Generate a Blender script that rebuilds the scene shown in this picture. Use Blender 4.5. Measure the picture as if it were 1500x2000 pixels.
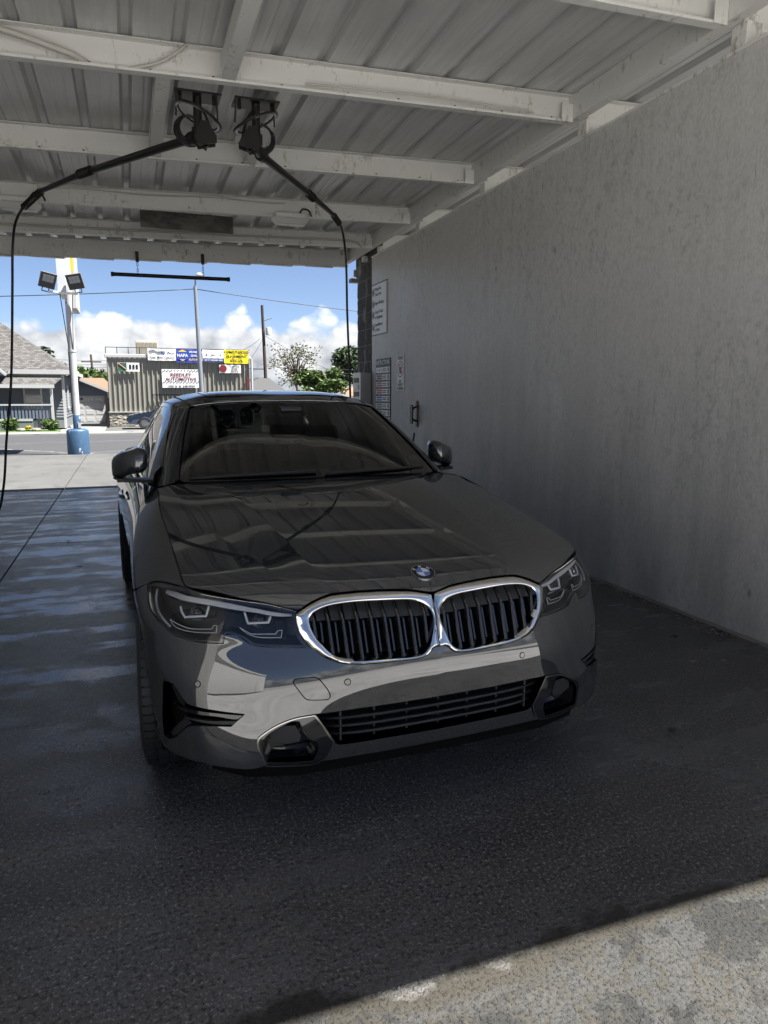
import bpy, bmesh, math, random
import numpy as np
from mathutils import Vector, Matrix, geometry, noise
from math import radians, sin, cos, pi, sqrt
random.seed(7); np.random.seed(7)
S = bpy.context.scene
for o in list(bpy.data.objects): bpy.data.objects.remove(o)
COL = S.collection
# ---------------------------------------------------------------- camera (x right across the bay, y along the bay, z up)
cam_d = bpy.data.cameras.new('camera'); cam = bpy.data.objects.new('camera', cam_d); COL.objects.link(cam)
cam_d.sensor_fit = 'HORIZONTAL'; cam_d.sensor_width = 36.0; cam_d.lens = 36.0 * 1387 / 1500
cam_d.clip_start = .05; cam_d.clip_end = 6000
_yaw, _pitch, _roll = radians(19.56), radians(9.35), radians(.1)
cam.matrix_world = Matrix.Translation((0, 0, 1.4075)) @ Matrix.Rotation(-_yaw, 4, 'Z') @ Matrix.Rotation(pi / 2 - _pitch, 4, 'X') @ Matrix.Rotation(_roll, 4, 'Z')
S.camera = cam
# ---------------------------------------------------------------- sky, clouds, sun, exposure
SUN_EL, SUN_AZ = radians(62), radians(118)      # sun stands high to the right of the bay, a little behind the camera
w = bpy.data.worlds.new('World'); S.world = w; w.use_nodes = True
w.cycles.sampling_method = 'MANUAL'; w.cycles.sample_map_resolution = 512
nt = w.node_tree; nt.nodes.clear()
def wn(t, **k):
    n = nt.nodes.new(t)
    for a, b in k.items(): setattr(n, a, b)
    return n
L = nt.links.new
out = wn('ShaderNodeOutputWorld'); bg = wn('ShaderNodeBackground'); bg.inputs['Strength'].default_value = SKY_STRENGTH = .05
sky = wn('ShaderNodeTexSky', sky_type='NISHITA', sun_disc=False, sun_elevation=SUN_EL, sun_rotation=SUN_AZ, altitude=100, air_density=.5, dust_density=.9, ozone_density=1.2)
tc = wn('ShaderNodeTexCoord'); sep = wn('ShaderNodeSeparateXYZ'); L(tc.outputs['Generated'], sep.inputs[0])
# cumulus bank standing low all round the horizon: billows of noise on the view direction
mp = wn('ShaderNodeMapping'); mp.inputs['Scale'].default_value = (1, 1, 1.25); L(tc.outputs['Generated'], mp.inputs[0])
def wnoise(sc, det, r=.55, vec=None):
    n = wn('ShaderNodeTexNoise'); n.inputs['Scale'].default_value = sc; n.inputs['Detail'].default_value = det; n.inputs['Roughness'].default_value = r; L(vec or mp.outputs[0], n.inputs['Vector']); return n
def mth(op, a, b=None, clamp=False):
    n = wn('ShaderNodeMath', operation=op); n.use_clamp = clamp
    for i, v in enumerate((a, b)):
        if v is None: continue
        if isinstance(v, (int, float)): n.inputs[i].default_value = v
        else: L(v, n.inputs[i])
    return n.outputs[0]
warp = wn('ShaderNodeMix', data_type='VECTOR'); warp.inputs[0].default_value = .05; L(mp.outputs[0], warp.inputs[4]); L(wnoise(9, 5, .6).outputs['Color'], warp.inputs[5])
def billow(sc):
    v = wn('ShaderNodeTexVoronoi', feature='F1'); v.inputs['Scale'].default_value = sc; L(warp.outputs[1], v.inputs['Vector']); return mth('SUBTRACT', 1.0, v.outputs['Distance'])
b1, b2, b3 = billow(11), billow(26), billow(60)
n1 = wnoise(3.1, 3); n4 = wnoise(40, 6, .65)
puff = mth('ADD', mth('MULTIPLY', b1, .55), mth('ADD', mth('MULTIPLY', b2, .30), mth('MULTIPLY', b3, .15)))
top = mth('ADD', mth('MULTIPLY', n1.outputs['Fac'], .150), mth('ADD', mth('MULTIPLY', puff, .085), mth('MULTIPLY', n4.outputs['Fac'], .012)))
edge = mth('SUBTRACT', top, mth('ADD', sep.outputs['Z'], .022))
mask = mth('MULTIPLY', edge, 75.0, True)
low = mth('MULTIPLY', mth('ADD', sep.outputs['Z'], -.002), 30.0, True)          # thins out to haze at the very horizon
cm = mth('MULTIPLY', mask, mth('ADD', mth('MULTIPLY', low, .33), .64))
cr = wn('ShaderNodeValToRGB'); cr.color_ramp.elements[0].position = .38; cr.color_ramp.elements[0].color = (1.9, 2.05, 2.3, 1)
cr.color_ramp.elements[1].position = .80; cr.color_ramp.elements[1].color = (6.8, 6.8, 6.8, 1)
L(mth('ADD', mth('MULTIPLY', puff, 1.0), mth('ADD', mth('MULTIPLY', n4.outputs['Fac'], .30), mth('MULTIPLY', edge, -2.6))), cr.inputs[0])
mx = wn('ShaderNodeMix', data_type='RGBA'); L(cm, mx.inputs[0]); L(sky.outputs[0], mx.inputs[6]); L(cr.outputs[0], mx.inputs[7])
L(mx.outputs[2], bg.inputs[0]); L(bg.outputs[0], out.inputs[0])
sd = bpy.data.lights.new('sun', 'SUN'); sd.energy = 5.0; sd.angle = radians(.53); sd.color = (1, .98, .945)
sun = bpy.data.objects.new('sun', sd); COL.objects.link(sun)
sun.rotation_euler = Vector((sin(SUN_AZ) * cos(SUN_EL), cos(SUN_AZ) * cos(SUN_EL), sin(SUN_EL))).to_track_quat('Z', 'Y').to_euler()
S.view_settings.view_transform = 'Standard'; S.view_settings.look = 'None'; S.view_settings.gamma = 1.0
S.view_settings.exposure = EXPOSURE = 2.0; S.view_settings.use_curve_mapping = False
S.cycles.use_denoising = True; S.cycles.max_bounces = 7; S.cycles.diffuse_bounces = 4; S.cycles.glossy_bounces = 4; S.cycles.transparent_max_bounces = 8; S.cycles.transmission_bounces = 4
S.cycles.sample_clamp_indirect = 6; S.cycles.caustics_reflective = False; S.cycles.caustics_refractive = False
# ---------------------------------------------------------------- materials
def mat(name, col=(.5, .5, .5), rough=.5, metal=0., spec=.5, coat=0., coat_r=.03, emit=None, estr=0., alpha=1., trans=0., ior=1.45):
    m = bpy.data.materials.new(name); m.use_nodes = True
    b = m.node_tree.nodes['Principled BSDF']; i = b.inputs
    i['Base Color'].default_value = (*col, 1); i['Roughness'].default_value = rough; i['Metallic'].default_value = metal
    i['Specular IOR Level'].default_value = spec; i['Coat Weight'].default_value = coat; i['Coat Roughness'].default_value = coat_r
    i['Transmission Weight'].default_value = trans; i['IOR'].default_value = ior; i['Alpha'].default_value = alpha
    if emit: i['Emission Color'].default_value = (*emit, 1); i['Emission Strength'].default_value = estr
    return m
class N:
    """short-hand node builder on a material"""
    def __init__(s, m): s.m = m; s.t = m.node_tree; s.b = s.t.nodes['Principled BSDF']
    def n(s, t, inp=None, **k):
        x = s.t.nodes.new(t)
        for a, b in k.items(): setattr(x, a, b)
        for a, b in (inp or {}).items():
            if isinstance(b, bpy.types.NodeSocket): s.t.links.new(b, x.inputs[a])
            else: x.inputs[a].default_value = b
        return x
    def l(s, a, b): s.t.links.new(a, s.b.inputs[b] if isinstance(b, str) else b)
    def co(s, scale=(1, 1, 1), kind='Object', rot=(0, 0, 0)):
        c = s.n('ShaderNodeTexCoord'); return s.n('ShaderNodeMapping', {'Vector': c.outputs[kind], 'Scale': scale, 'Rotation': rot}).outputs[0]
    def noise(s, co, scale, detail=4, rough=.55, dist=0., out='Fac'):
        return s.n('ShaderNodeTexNoise', {'Vector': co, 'Scale': scale, 'Detail': detail, 'Roughness': rough, 'Distortion': dist}).outputs[out]
    def vor(s, co, scale, feature='F1', out='Distance', rnd=1.):
        return s.n('ShaderNodeTexVoronoi', {'Vector': co, 'Scale': scale, 'Randomness': rnd}, feature=feature).outputs[out]
    def ramp(s, f, *stops):
        r = s.n('ShaderNodeValToRGB', {'Fac': f}); e = r.color_ramp.elements
        while len(e) < len(stops): e.new(.5)
        for k, (p, c) in zip(e, stops):
            k.position = p; k.color = (c, c, c, 1) if isinstance(c, (int, float)) else (*c, 1)
        return r.outputs[0]
    def mix(s, f, a, b, blend='MIX'):
        x = s.n('ShaderNodeMix', data_type='RGBA', blend_type=blend)
        for k, v in ((0, f), (6, a), (7, b)):
            if isinstance(v, bpy.types.NodeSocket): s.t.links.new(v, x.inputs[k])
            elif k == 0: x.inputs[0].default_value = v
            else: x.inputs[k].default_value = (v, v, v, 1) if isinstance(v, (int, float)) else (*v, 1)
        return x.outputs[2]
    def math(s, op, a, b=0., clamp=False):
        x = s.n('ShaderNodeMath', operation=op); x.use_clamp = clamp
        for k, v in enumerate((a, b)):
            if isinstance(v, bpy.types.NodeSocket): s.t.links.new(v, x.inputs[k])
            else: x.inputs[k].default_value = v
        return x.outputs[0]
    def bump(s, h, strength=.3, dist=.01, normal=None):
        i = {'Height': h, 'Strength': strength, 'Distance': dist}
        if normal is not None: i['Normal'] = normal
        o = s.n('ShaderNodeBump', i).outputs[0]; s.l(o, 'Normal'); return o
# ---------------------------------------------------------------- objects
def tag(o, label=None, cat=None, group=None, kind=None):
    for k, v in (('label', label), ('category', cat), ('group', group), ('kind', kind)):
        if v: o[k] = v
    return o
def empty(name, loc=(0, 0, 0), rz=0., parent=None):
    o = bpy.data.objects.new(name, None); o.location = loc; o.rotation_euler = (0, 0, rz); o.empty_display_size = .1; COL.objects.link(o)
    if parent: o.parent = parent
    return o
def mesh(name, V, F, mt, parent=None, smooth=False, normals=None, loc=None):
    me = bpy.data.meshes.new(name); me.from_pydata([tuple(map(float, v)) for v in V], [], [tuple(map(int, f)) for f in F])
    me.update()
    if normals is not None:
        me.shade_smooth(); me.normals_split_custom_set_from_vertices([tuple(map(float, n)) for n in normals])
    elif smooth is True: me.shade_smooth()
    elif smooth:
        me.shade_smooth(); me.set_sharp_from_angle(angle=radians(smooth))
    for q in (mt if isinstance(mt, (list, tuple)) else [mt]): me.materials.append(q)
    o = bpy.data.objects.new(name, me); COL.objects.link(o)
    if parent: o.parent = parent
    if loc is not None: o.location = loc
    return o
class MB:
    """collects shapes that belong to one mesh"""
    def __init__(s): s.V = []; s.F = []; s.M = []
    def add(s, V, F, m=0):
        k = len(s.V); s.V += [tuple(v) for v in V]; s.F += [tuple(i + k for i in f) for f in F]; s.M += [m] * len(F); return s
    def box(s, a, b, m=0, bev=0.):
        (x0, y0, z0), (x1, y1, z1) = a, b
        if bev <= 0:
            V = [(x0, y0, z0), (x1, y0, z0), (x1, y1, z0), (x0, y1, z0), (x0, y0, z1), (x1, y0, z1), (x1, y1, z1), (x0, y1, z1)]
            return s.add(V, [(0, 3, 2, 1), (4, 5, 6, 7), (0, 1, 5, 4), (1, 2, 6, 5), (2, 3, 7, 6), (3, 0, 4, 7)], m)
        bm = bmesh.new(); bmesh.ops.create_cube(bm, size=1)
        for v in bm.verts: v.co = Vector((x0 + (v.co.x + .5) * (x1 - x0), y0 + (v.co.y + .5) * (y1 - y0), z0 + (v.co.z + .5) * (z1 - z0)))
        bmesh.ops.bevel(bm, geom=bm.edges[:], offset=bev, segments=2, affect='EDGES', profile=.5)
        bm.verts.index_update(); r = s.add([v.co[:] for v in bm.verts], [[v.index for v in f.verts] for f in bm.faces], m); bm.free(); return r
    def obox(s, c, sz, R, m=0):
        """oriented box: centre, full sizes, 3x3 rotation"""
        c = Vector(c); V = [c + R @ Vector((a * sz[0] / 2, b * sz[1] / 2, d * sz[2] / 2)) for d in (-1, 1) for a, b in ((-1, -1), (1, -1), (1, 1), (-1, 1))]
        return s.add(V, [(0, 3, 2, 1), (4, 5, 6, 7), (0, 1, 5, 4), (1, 2, 6, 5), (2, 3, 7, 6), (3, 0, 4, 7)], m)
    def tube(s, pts, r, n=10, m=0, caps=True):
        pts = [Vector(p) for p in pts]; R = r if isinstance(r, (list, tuple)) else [r] * len(pts)
        k = len(s.V); up = None
        for i, p in enumerate(pts):
            t = (pts[min(i + 1, len(pts) - 1)] - pts[max(i - 1, 0)]).normalized()
            if up is None: up = t.orthogonal().normalized()
            up = (up - t * up.dot(t)); up = up.normalized() if up.length > 1e-6 else t.orthogonal().normalized()
            b = t.cross(up)
            for j in range(n):
                a = 2 * pi * j / n; s.V.append(tuple(p + (up * cos(a) + b * sin(a)) * R[i]))
        for i in range(len(pts) - 1):
            for j in range(n):
                s.F.append((k + i * n + j, k + i * n + (j + 1) % n, k + (i + 1) * n + (j + 1) % n, k + (i + 1) * n + j)); s.M.append(m)
        if caps:
            s.F.append(tuple(k + j for j in range(n))[::-1]); s.M.append(m)
            s.F.append(tuple(k + (len(pts) - 1) * n + j for j in range(n))); s.M.append(m)
        return s
    def lathe(s, prof, c=(0, 0, 0), ax='Z', n=32, m=0, closed=False):
        """prof: (radius, height) pairs"""
        k = len(s.V)
        for r, h in prof:
            for j in range(n):
                a = 2 * pi * j / n; q = (r * cos(a), r * sin(a), h)
                if ax == 'X': q = (q[2], q[0], q[1])
                if ax == 'Y': q = (q[1], q[2], q[0])
                s.V.append((q[0] + c[0], q[1] + c[1], q[2] + c[2]))
        P = len(prof)
        for i in range(P if closed else P - 1):
            for j in range(n):
                s.F.append((k + i * n + j, k + i * n + (j + 1) % n, k + (i + 1) % P * n + (j + 1) % n, k + (i + 1) % P * n + j)); s.M.append(m)
        return s
    def prism(s, poly, y0, y1, m=0, f=lambda p, y: (p[0], y, p[1])):
        """extrude a 2-D polygon between y0 and y1"""
        n = len(poly); V = [f(p, y0) for p in poly] + [f(p, y1) for p in poly]
        return s.add(V, [tuple(range(n))[::-1], tuple(range(n, 2 * n))] + [(i, (i + 1) % n, (i + 1) % n + n, i + n) for i in range(n)], m)
    def grid(s, P, m=0, closed=False):
        P = np.asarray(P); a, b = P.shape[:2]; k = len(s.V); s.V += [tuple(p) for p in P.reshape(-1, 3)]
        for i in range(a - 1):
            for j in range(b if closed else b - 1):
                s.F.append((k + i * b + j, k + i * b + (j + 1) % b, k + (i + 1) * b + (j + 1) % b, k + (i + 1) * b + j)); s.M.append(m)
        return s
    def build(s, name, mt, parent=None, smooth=False, loc=None, fixn=True):
        o = mesh(name, s.V, s.F, mt, parent, smooth, loc=loc)
        if isinstance(mt, (list, tuple)) and len(mt) > 1: o.data.polygons.foreach_set('material_index', s.M)
        if fixn:
            bm = bmesh.new(); bm.from_mesh(o.data); bmesh.ops.recalc_face_normals(bm, faces=bm.faces[:]); bm.to_mesh(o.data); bm.free()
            if smooth and smooth is not True: o.data.set_sharp_from_angle(angle=radians(smooth))
        return o
def text_mesh(name, body, size, mt, parent, M, ext=.0006, align='CENTER', sx=1., bold=0.):
    """lettering as a thin mesh; M places the local x (reading) / y (up) / z (out) frame"""
    c = bpy.data.curves.new(name, 'FONT'); c.body = body; c.size = size; c.extrude = ext; c.align_x = align; c.align_y = 'CENTER'; c.resolution_u = 2; c.offset = bold
    t = bpy.data.objects.new(name, c); COL.objects.link(t)
    dg = bpy.context.evaluated_depsgraph_get(); me = bpy.data.meshes.new_from_object(t.evaluated_get(dg))
    bpy.data.objects.remove(t); bpy.data.curves.remove(c)
    me.transform(M @ Matrix.Diagonal((sx, 1, 1, 1))); me.materials.clear(); me.materials.append(mt); me.name = name
    o = bpy.data.objects.new(name, me); COL.objects.link(o)
    if parent: o.parent = parent
    return o
def copy_tree(o, parent=None):
    c = o.copy(); COL.objects.link(c)
    if parent: c.parent = parent
    for ch in o.children: copy_tree(ch, c)
    return c
# ---------------------------------------------------------------- trimmed panels on smooth surfaces
def inside(P, poly):
    x, y = P[:, 0], P[:, 1]; r = np.zeros(len(P), bool); q = np.asarray(poly); n = len(q); j = n - 1
    for i in range(n):
        c = (q[i, 1] > y) != (q[j, 1] > y)
        with np.errstate(divide='ignore', invalid='ignore'):
            xx = (q[j, 0] - q[i, 0]) * (y - q[i, 1]) / (q[j, 1] - q[i, 1]) + q[i, 0]
        r ^= c & (x < xx); j = i
    return r
def seg_dist(P, poly):
    q = np.asarray(poly); d = np.full(len(P), 9.)
    for a, b in zip(q, np.roll(q, -1, 0)):
        ab = b - a; t = np.clip(((P - a) @ ab) / (ab @ ab + 1e-15), 0, 1); d = np.minimum(d, np.linalg.norm(P - a - t[:, None] * ab, axis=1))
    return d
def area2(q): q = np.asarray(q); return np.sum(q[:, 0] * np.roll(q[:, 1], -1) - np.roll(q[:, 0], -1) * q[:, 1])
def curve(poly, step=.008, corner=42, closed=True):
    """Catmull-Rom through the points, corners kept sharp"""
    q = np.asarray(poly, float); n = len(q); out = []
    def cor(i):
        if not closed and i in (0, n - 1): return True
        a, b = q[i] - q[i - 1], q[(i + 1) % n] - q[i]
        na, nb = np.linalg.norm(a), np.linalg.norm(b)
        return na < 1e-9 or nb < 1e-9 or np.degrees(np.arccos(np.clip(a @ b / na / nb, -1, 1))) > corner
    C = [cor(i) for i in range(n)]
    for i in range(n if closed else n - 1):
        p1, p2 = q[i], q[(i + 1) % n]; L_ = np.linalg.norm(p2 - p1)
        m1 = (p2 - p1) if C[i] else (p2 - q[i - 1]) * L_ / (L_ + np.linalg.norm(p1 - q[i - 1]) + 1e-12)
        p3 = q[(i + 2) % n]
        m2 = (p2 - p1) if C[(i + 1) % n] else (p3 - p1) * L_ / (L_ + np.linalg.norm(p3 - p2) + 1e-12)
        k = max(1, int(round(L_ / step)))
        for t in np.arange(k) / k:
            out.append((2 * t**3 - 3 * t**2 + 1) * p1 + (t**3 - 2 * t**2 + t) * m1 + (-2 * t**3 + 3 * t**2) * p2 + (t**3 - t**2) * m2)
    if not closed: out.append(q[-1])
    return np.array(out)
def out_dir(q):
    """outward unit normals of a closed CCW polygon"""
    a = q - np.roll(q, 1, 0); b = np.roll(q, -1, 0) - q
    a /= np.linalg.norm(a, axis=1)[:, None] + 1e-12; b /= np.linalg.norm(b, axis=1)[:, None] + 1e-12
    na = np.c_[a[:, 1], -a[:, 0]]; nb = np.c_[b[:, 1], -b[:, 0]]; n = na + nb; n /= np.linalg.norm(n, axis=1)[:, None] + 1e-9
    return n / np.maximum(.5, (n * na).sum(1))[:, None]
def tri_region(loops, h, extra=None):
    pts = np.concatenate(loops); lo, hi = pts.min(0), pts.max(0)
    gx, gy = np.meshgrid(np.arange(lo[0] + h / 2, hi[0], h), np.arange(lo[1] + h / 2, hi[1], h * .87))
    gx = gx + (np.arange(gx.shape[0]) % 2)[:, None] * h / 2
    G = np.c_[gx.ravel(), gy.ravel()]
    if extra is not None and len(extra):
        E_ = np.asarray(extra); d = np.min(np.linalg.norm(G[:, None] - E_[None], axis=2), axis=1) if len(E_) * len(G) < 3e7 else np.full(len(G), 9.)
        G = np.concatenate([G[d > h * .45], E_])
    ok = inside(G, loops[0])
    for q in loops[1:]: ok &= ~inside(G, q)
    G = G[ok]
    for q in loops: G = G[seg_dist(G, q) > h * .4]
    E = []; k = 0
    for q in loops: E += [(k + i, k + (i + 1) % len(q)) for i in range(len(q))]; k += len(q)
    V = np.concatenate([pts, G])
    vo, eo, fo, ov, oe, of = geometry.delaunay_2d_cdt([Vector(v) for v in V], E, [], 0, 1e-7)
    vo = np.array([v[:] for v in vo]); fo = np.array([f for f in fo if len(f) == 3])
    c = vo[fo].mean(1); ok = inside(c, loops[0])
    for q in loops[1:]: ok &= ~inside(c, q)
    return vo, fo[ok]
def panel(name, surf, outline, mt, parent, holes=(), h=.016, inset=.0016, depth=.018, off=0., side=1, join=False, extra=None, step=.008, corner=42, raw=False, edge_r=.0014):
    """a body panel: a region of a smooth surface with a rolled edge; side -1 mirrors it, join welds both halves at x = 0"""
    loops = []
    for i, q in enumerate([outline] + list(holes)):
        q = np.asarray(q, float) if raw else curve(q, step, corner)
        keep = [0]
        for j in range(1, len(q)):
            if np.linalg.norm(q[j] - q[keep[-1]]) > 1e-4: keep.append(j)
        q = q[keep]
        if (area2(q) > 0) != (i == 0): q = q[::-1]
        onc = np.abs(q[:, 0]) < 1e-6
        d = out_dir(q); q = q - d * inset
        q[onc, 0] = 0
        loops.append(q)
    vo, fo = tri_region(loops, h, extra)
    P, n = surf.evn(vo)
    a = np.cross(P[fo[:, 1]] - P[fo[:, 0]], P[fo[:, 2]] - P[fo[:, 0]]); flip = (a * n[fo[:, 0]]).sum(1) < 0
    fo = fo.copy(); fo[flip] = fo[flip][:, ::-1]
    P = P + n * off
    if join: c0 = np.abs(vo[:, 0]) < 1e-6; P[c0, 0] = 0; n[c0, 0] = 0; n /= np.linalg.norm(n, axis=1)[:, None]
    V = [P]; NN = [n]; F = fo.tolist(); k = len(P)
    if depth > 0:
        for q in loops:
            d = out_dir(q); e = 1e-3
            p0, n0 = surf.evn(q); p0 = p0 + n0 * off
            if join: cq = np.abs(q[:, 0]) < 1e-6; p0[cq, 0] = 0
            t = surf.ev(q + d * e) - surf.ev(q); t /= np.linalg.norm(t, axis=1)[:, None] + 1e-12
            m_ = len(q); r = edge_r
            V += [p0, p0 + t * r - n0 * r, p0 + t * r - n0 * (depth + r)]; NN += [n0, t, t]
            cen = (np.abs(q[:, 0]) < 1e-6) & join
            for i in range(m_):
                j = (i + 1) % m_
                if cen[i] and cen[j]: continue
                for L_ in (0, 1):
                    F.append((k + L_ * m_ + i, k + L_ * m_ + j, k + (L_ + 1) * m_ + j, k + (L_ + 1) * m_ + i))
            k += 3 * m_
    V = np.concatenate(V); NN = np.concatenate(NN)
    if side < 0: V = V * [-1, 1, 1]; NN = NN * [-1, 1, 1]; F = [f[::-1] for f in F]
    if join:
        V2 = V * [-1, 1, 1]; N2 = NN * [-1, 1, 1]; F = F + [tuple(i + len(V) for i in f[::-1]) for f in F]
        c = np.abs(V[:, 0]) < 1e-5; NN[c, 0] = 0; N2[c, 0] = 0; V = np.r_[V, V2]; NN = np.r_[NN, N2]
    return mesh(name, V, F, mt, parent, normals=NN)
pi = math.pi if 'math' in globals() else np.pi
# ---------------------------------------------------------------- car master surfaces (car frame: x across, y from the nose back, z up)
def _basis(n, t):
    """clamped uniform cubic B-spline basis matrix, t in [0, n-3]"""
    t = np.clip(np.asarray(t, float), 0, n - 3 - 1e-9)
    kn = np.concatenate([[0, 0, 0], np.arange(n - 2), [n - 3] * 3]).astype(float)
    B = np.zeros((len(t), n + 3))
    k = np.floor(t).astype(int) + 3
    B[np.arange(len(t)), k] = 1
    for d in (1, 2, 3):
        Bn = np.zeros_like(B)
        for i in range(n + 3 - d):
            a = kn[i + d] - kn[i]
            b = kn[i + d + 1] - kn[i + 1]
            if a > 0: Bn[:, i] += (t - kn[i]) / a * B[:, i]
            if b > 0: Bn[:, i] += (kn[i + d + 1] - t) / b * B[:, i + 1]
        B = Bn
    return B[:, :n]
class Surf:
    """tensor B-spline that (nearly) interpolates a grid of points; parameters in metric-like U, V"""
    def __init__(s, D, iters=4):
        s.D = D = np.asarray(D, float)
        s.nu, s.nv = D.shape[:2]
        gr = lambda n: np.array([0, 1 / 3, *range(1, n - 3), n - 3 - 1 / 3, n - 3]) if n > 4 else np.linspace(0, n - 3, n)
        s.gu, s.gv = gr(s.nu), gr(s.nv)
        C = D.copy()
        Bu, Bv = _basis(s.nu, s.gu), _basis(s.nv, s.gv)
        for _ in range(iters):
            C += .9 * (D - np.einsum('ai,bj,ijk->abk', Bu, Bv, C))
        s.C = C
        # metric maps
        mu = np.linalg.norm(np.diff(D, axis=0), axis=2)[:, 1:-1].mean(1)
        mv = np.linalg.norm(np.diff(D, axis=1), axis=2).mean(0)
        s.U = np.concatenate([[0], np.cumsum(mu)]); s.V = np.concatenate([[0], np.cumsum(mv)])
    def ev(s, UV):
        UV = np.asarray(UV, float).reshape(-1, 2)
        u = np.interp(UV[:, 0], s.U, s.gu); v = np.interp(UV[:, 1], s.V, s.gv)
        return np.einsum('ai,aj,ijk->ak', _basis(s.nu, u), _basis(s.nv, v), s.C)
    def evn(s, UV, e=2e-3):
        UV = np.asarray(UV, float).reshape(-1, 2)
        P = s.ev(UV)
        cu = lambda a: np.clip(a, 0, s.U[-1]); cv = lambda a: np.clip(a, 0, s.V[-1])
        du = s.ev(np.c_[cu(UV[:, 0] + e), UV[:, 1]]) - s.ev(np.c_[cu(UV[:, 0] - e), UV[:, 1]])
        dv = s.ev(np.c_[UV[:, 0], cv(UV[:, 1] + e)]) - s.ev(np.c_[UV[:, 0], cv(UV[:, 1] - e)])
        n = np.cross(du, dv); n /= np.linalg.norm(n, axis=1)[:, None] + 1e-12
        return P, n
def mir(rows, k=2):
    """prepend k mirrored stations for smoothness across the centre plane"""
    return [[(-x, y, z) for x, y, z in rows[i]] for i in range(k, 0, -1)] + rows
def front(ys, xs, zs): return None
_zf = [.245, .31, .42, .53, .63, .70]
def _st(xs, ys, zs, top): return [(x, y, z) for x, y, z in zip(xs, ys, zs)] + [top]
BODY_ROWS = [
    _st([0] * 6, [.088, .070, .064, .066, .092, .120], _zf, (0, .152, .762)),
    _st([.2] * 6, [.090, .073, .068, .071, .098, .125], _zf, (.2, .158, .762)),
    _st([.40] * 6, [.100, .086, .088, .100, .130, .156], _zf, (.40, .188, .757)),
    _st([.57, .575, .575, .575, .575, .575], [.120, .118, .136, .158, .194, .222], _zf, (.575, .258, .757)),
    _st([.69, .70, .705, .71, .71, .705], [.178, .182, .206, .236, .276, .302], _zf, (.70, .338, .768)),
    _st([.790, .802, .812, .820, .822, .81], [.268, .275, .295, .328, .370, .392], _zf, (.767, .404, .786)),
    _st([.862, .876, .886, .890, .889, .868], [.42, .43, .445, .46, .480, .495], [.235, .31, .42, .53, .63, .715], (.777, .52, .815)),
    _st([.882, .896, .904, .908, .908, .885], [.62, .62, .62, .63, .63, .63], [.22, .31, .42, .53, .64, .745], (.779, .64, .842)),
    _st([.880, .892, .902, .908, .912, .890], [.86] * 6, [.20, .30, .42, .54, .66, .79], (.782, .88, .889)),
    _st([.870, .885, .893, .901, .906, .880], [1.2] * 6, [.19, .29, .42, .55, .69, .85], (.785, 1.2, .944)),
    _st([.860, .880, .887, .896, .902, .868], [1.5] * 6, [.19, .29, .42, .56, .71, .885], (.772, 1.46, .986)),
    _st([.855, .875, .883, .892, .900, .872], [1.9] * 6, [.19, .29, .42, .56, .72, .885], (.818, 1.86, .962)),
    _st([.855, .875, .883, .893, .901, .875], [2.6] * 6, [.19, .29, .42, .56, .73, .89], (.822, 2.6, .958)),
    _st([.855, .878, .887, .896, .904, .880], [3.2] * 6, [.19, .29, .42, .56, .74, .90], (.818, 3.2, .966)),
    _st([.85, .882, .895, .904, .910, .885], [3.7] * 6, [.20, .30, .42, .56, .75, .92], (.795, 3.72, .99)),
    _st([.80, .85, .868, .878, .882, .862], [4.15] * 6, [.23, .31, .42, .56, .76, .93], (.745, 4.14, 1.0)),
    _st([.71, .76, .785, .795, .800, .785], [4.42, 4.43, 4.44, 4.44, 4.43, 4.41], [.25, .33, .43, .57, .77, .94], (.67, 4.37, 1.005)),
    _st([.52, .54, .56, .57, .57, .56], [4.59, 4.61, 4.62, 4.62, 4.60, 4.57], [.25, .33, .43, .57, .77, .94], (.48, 4.52, 1.01)),
    _st([.26, .27, .28, .28, .28, .28], [4.645, 4.665, 4.68, 4.68, 4.66, 4.63], [.25, .33, .43, .57, .77, .94], (.24, 4.58, 1.012)),
    _st([0] * 6, [4.66, 4.68, 4.70, 4.70, 4.68, 4.65], [.25, .33, .43, .57, .77, .94], (0, 4.60, 1.013)),
]
BODY = Surf(mir(BODY_ROWS))
BODY.U -= BODY.U[2]
def _gs(b, t, bulge=.012):
    b, t = np.array(b), np.array(t)
    d = np.array([b[0] - 0, 0, 0]); 
    out = []
    for f in (0, .33, .67, 1):
        p = b + (t - b) * f
        n = np.array([p[0] * .9, (-1.0 if p[1] < 2 else 1.0 if p[1] > 3.55 else 0) * (1 - min(1, abs(p[0]) / .7)) , .35])
        n /= np.linalg.norm(n)
        out.append(tuple(p + n * bulge * 4 * f * (1 - f)))
    return out
GLASS_ROWS = [
    _gs((0, 1.390, .995), (0, 2.085, 1.372)),
    _gs((.24, 1.398, .995), (.20, 2.09, 1.371)),
    _gs((.48, 1.430, .992), (.40, 2.112, 1.360)),
    _gs((.665, 1.492, .985), (.535, 2.155, 1.340)),
    _gs((.745, 1.565, .978), (.588, 2.22, 1.330)),
    _gs((.795, 1.75, .960), (.605, 2.40, 1.352)),
    _gs((.812, 2.10, .952), (.612, 2.55, 1.362)),
    _gs((.818, 2.60, .950), (.615, 2.80, 1.366)),
    _gs((.812, 3.15, .958), (.608, 3.10, 1.352)),
    _gs((.775, 3.68, .98), (.585, 3.42, 1.318)),
    _gs((.70, 3.96, .99), (.53, 3.60, 1.295)),
    _gs((.52, 4.10, 1.0), (.40, 3.67, 1.300)),
    _gs((.26, 4.15, 1.006), (.20, 3.695, 1.312)),
    _gs((0, 4.165, 1.008), (0, 3.70, 1.316)),
]
GREEN = Surf(mir(GLASS_ROWS))
GREEN.U -= GREEN.U[2]
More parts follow.
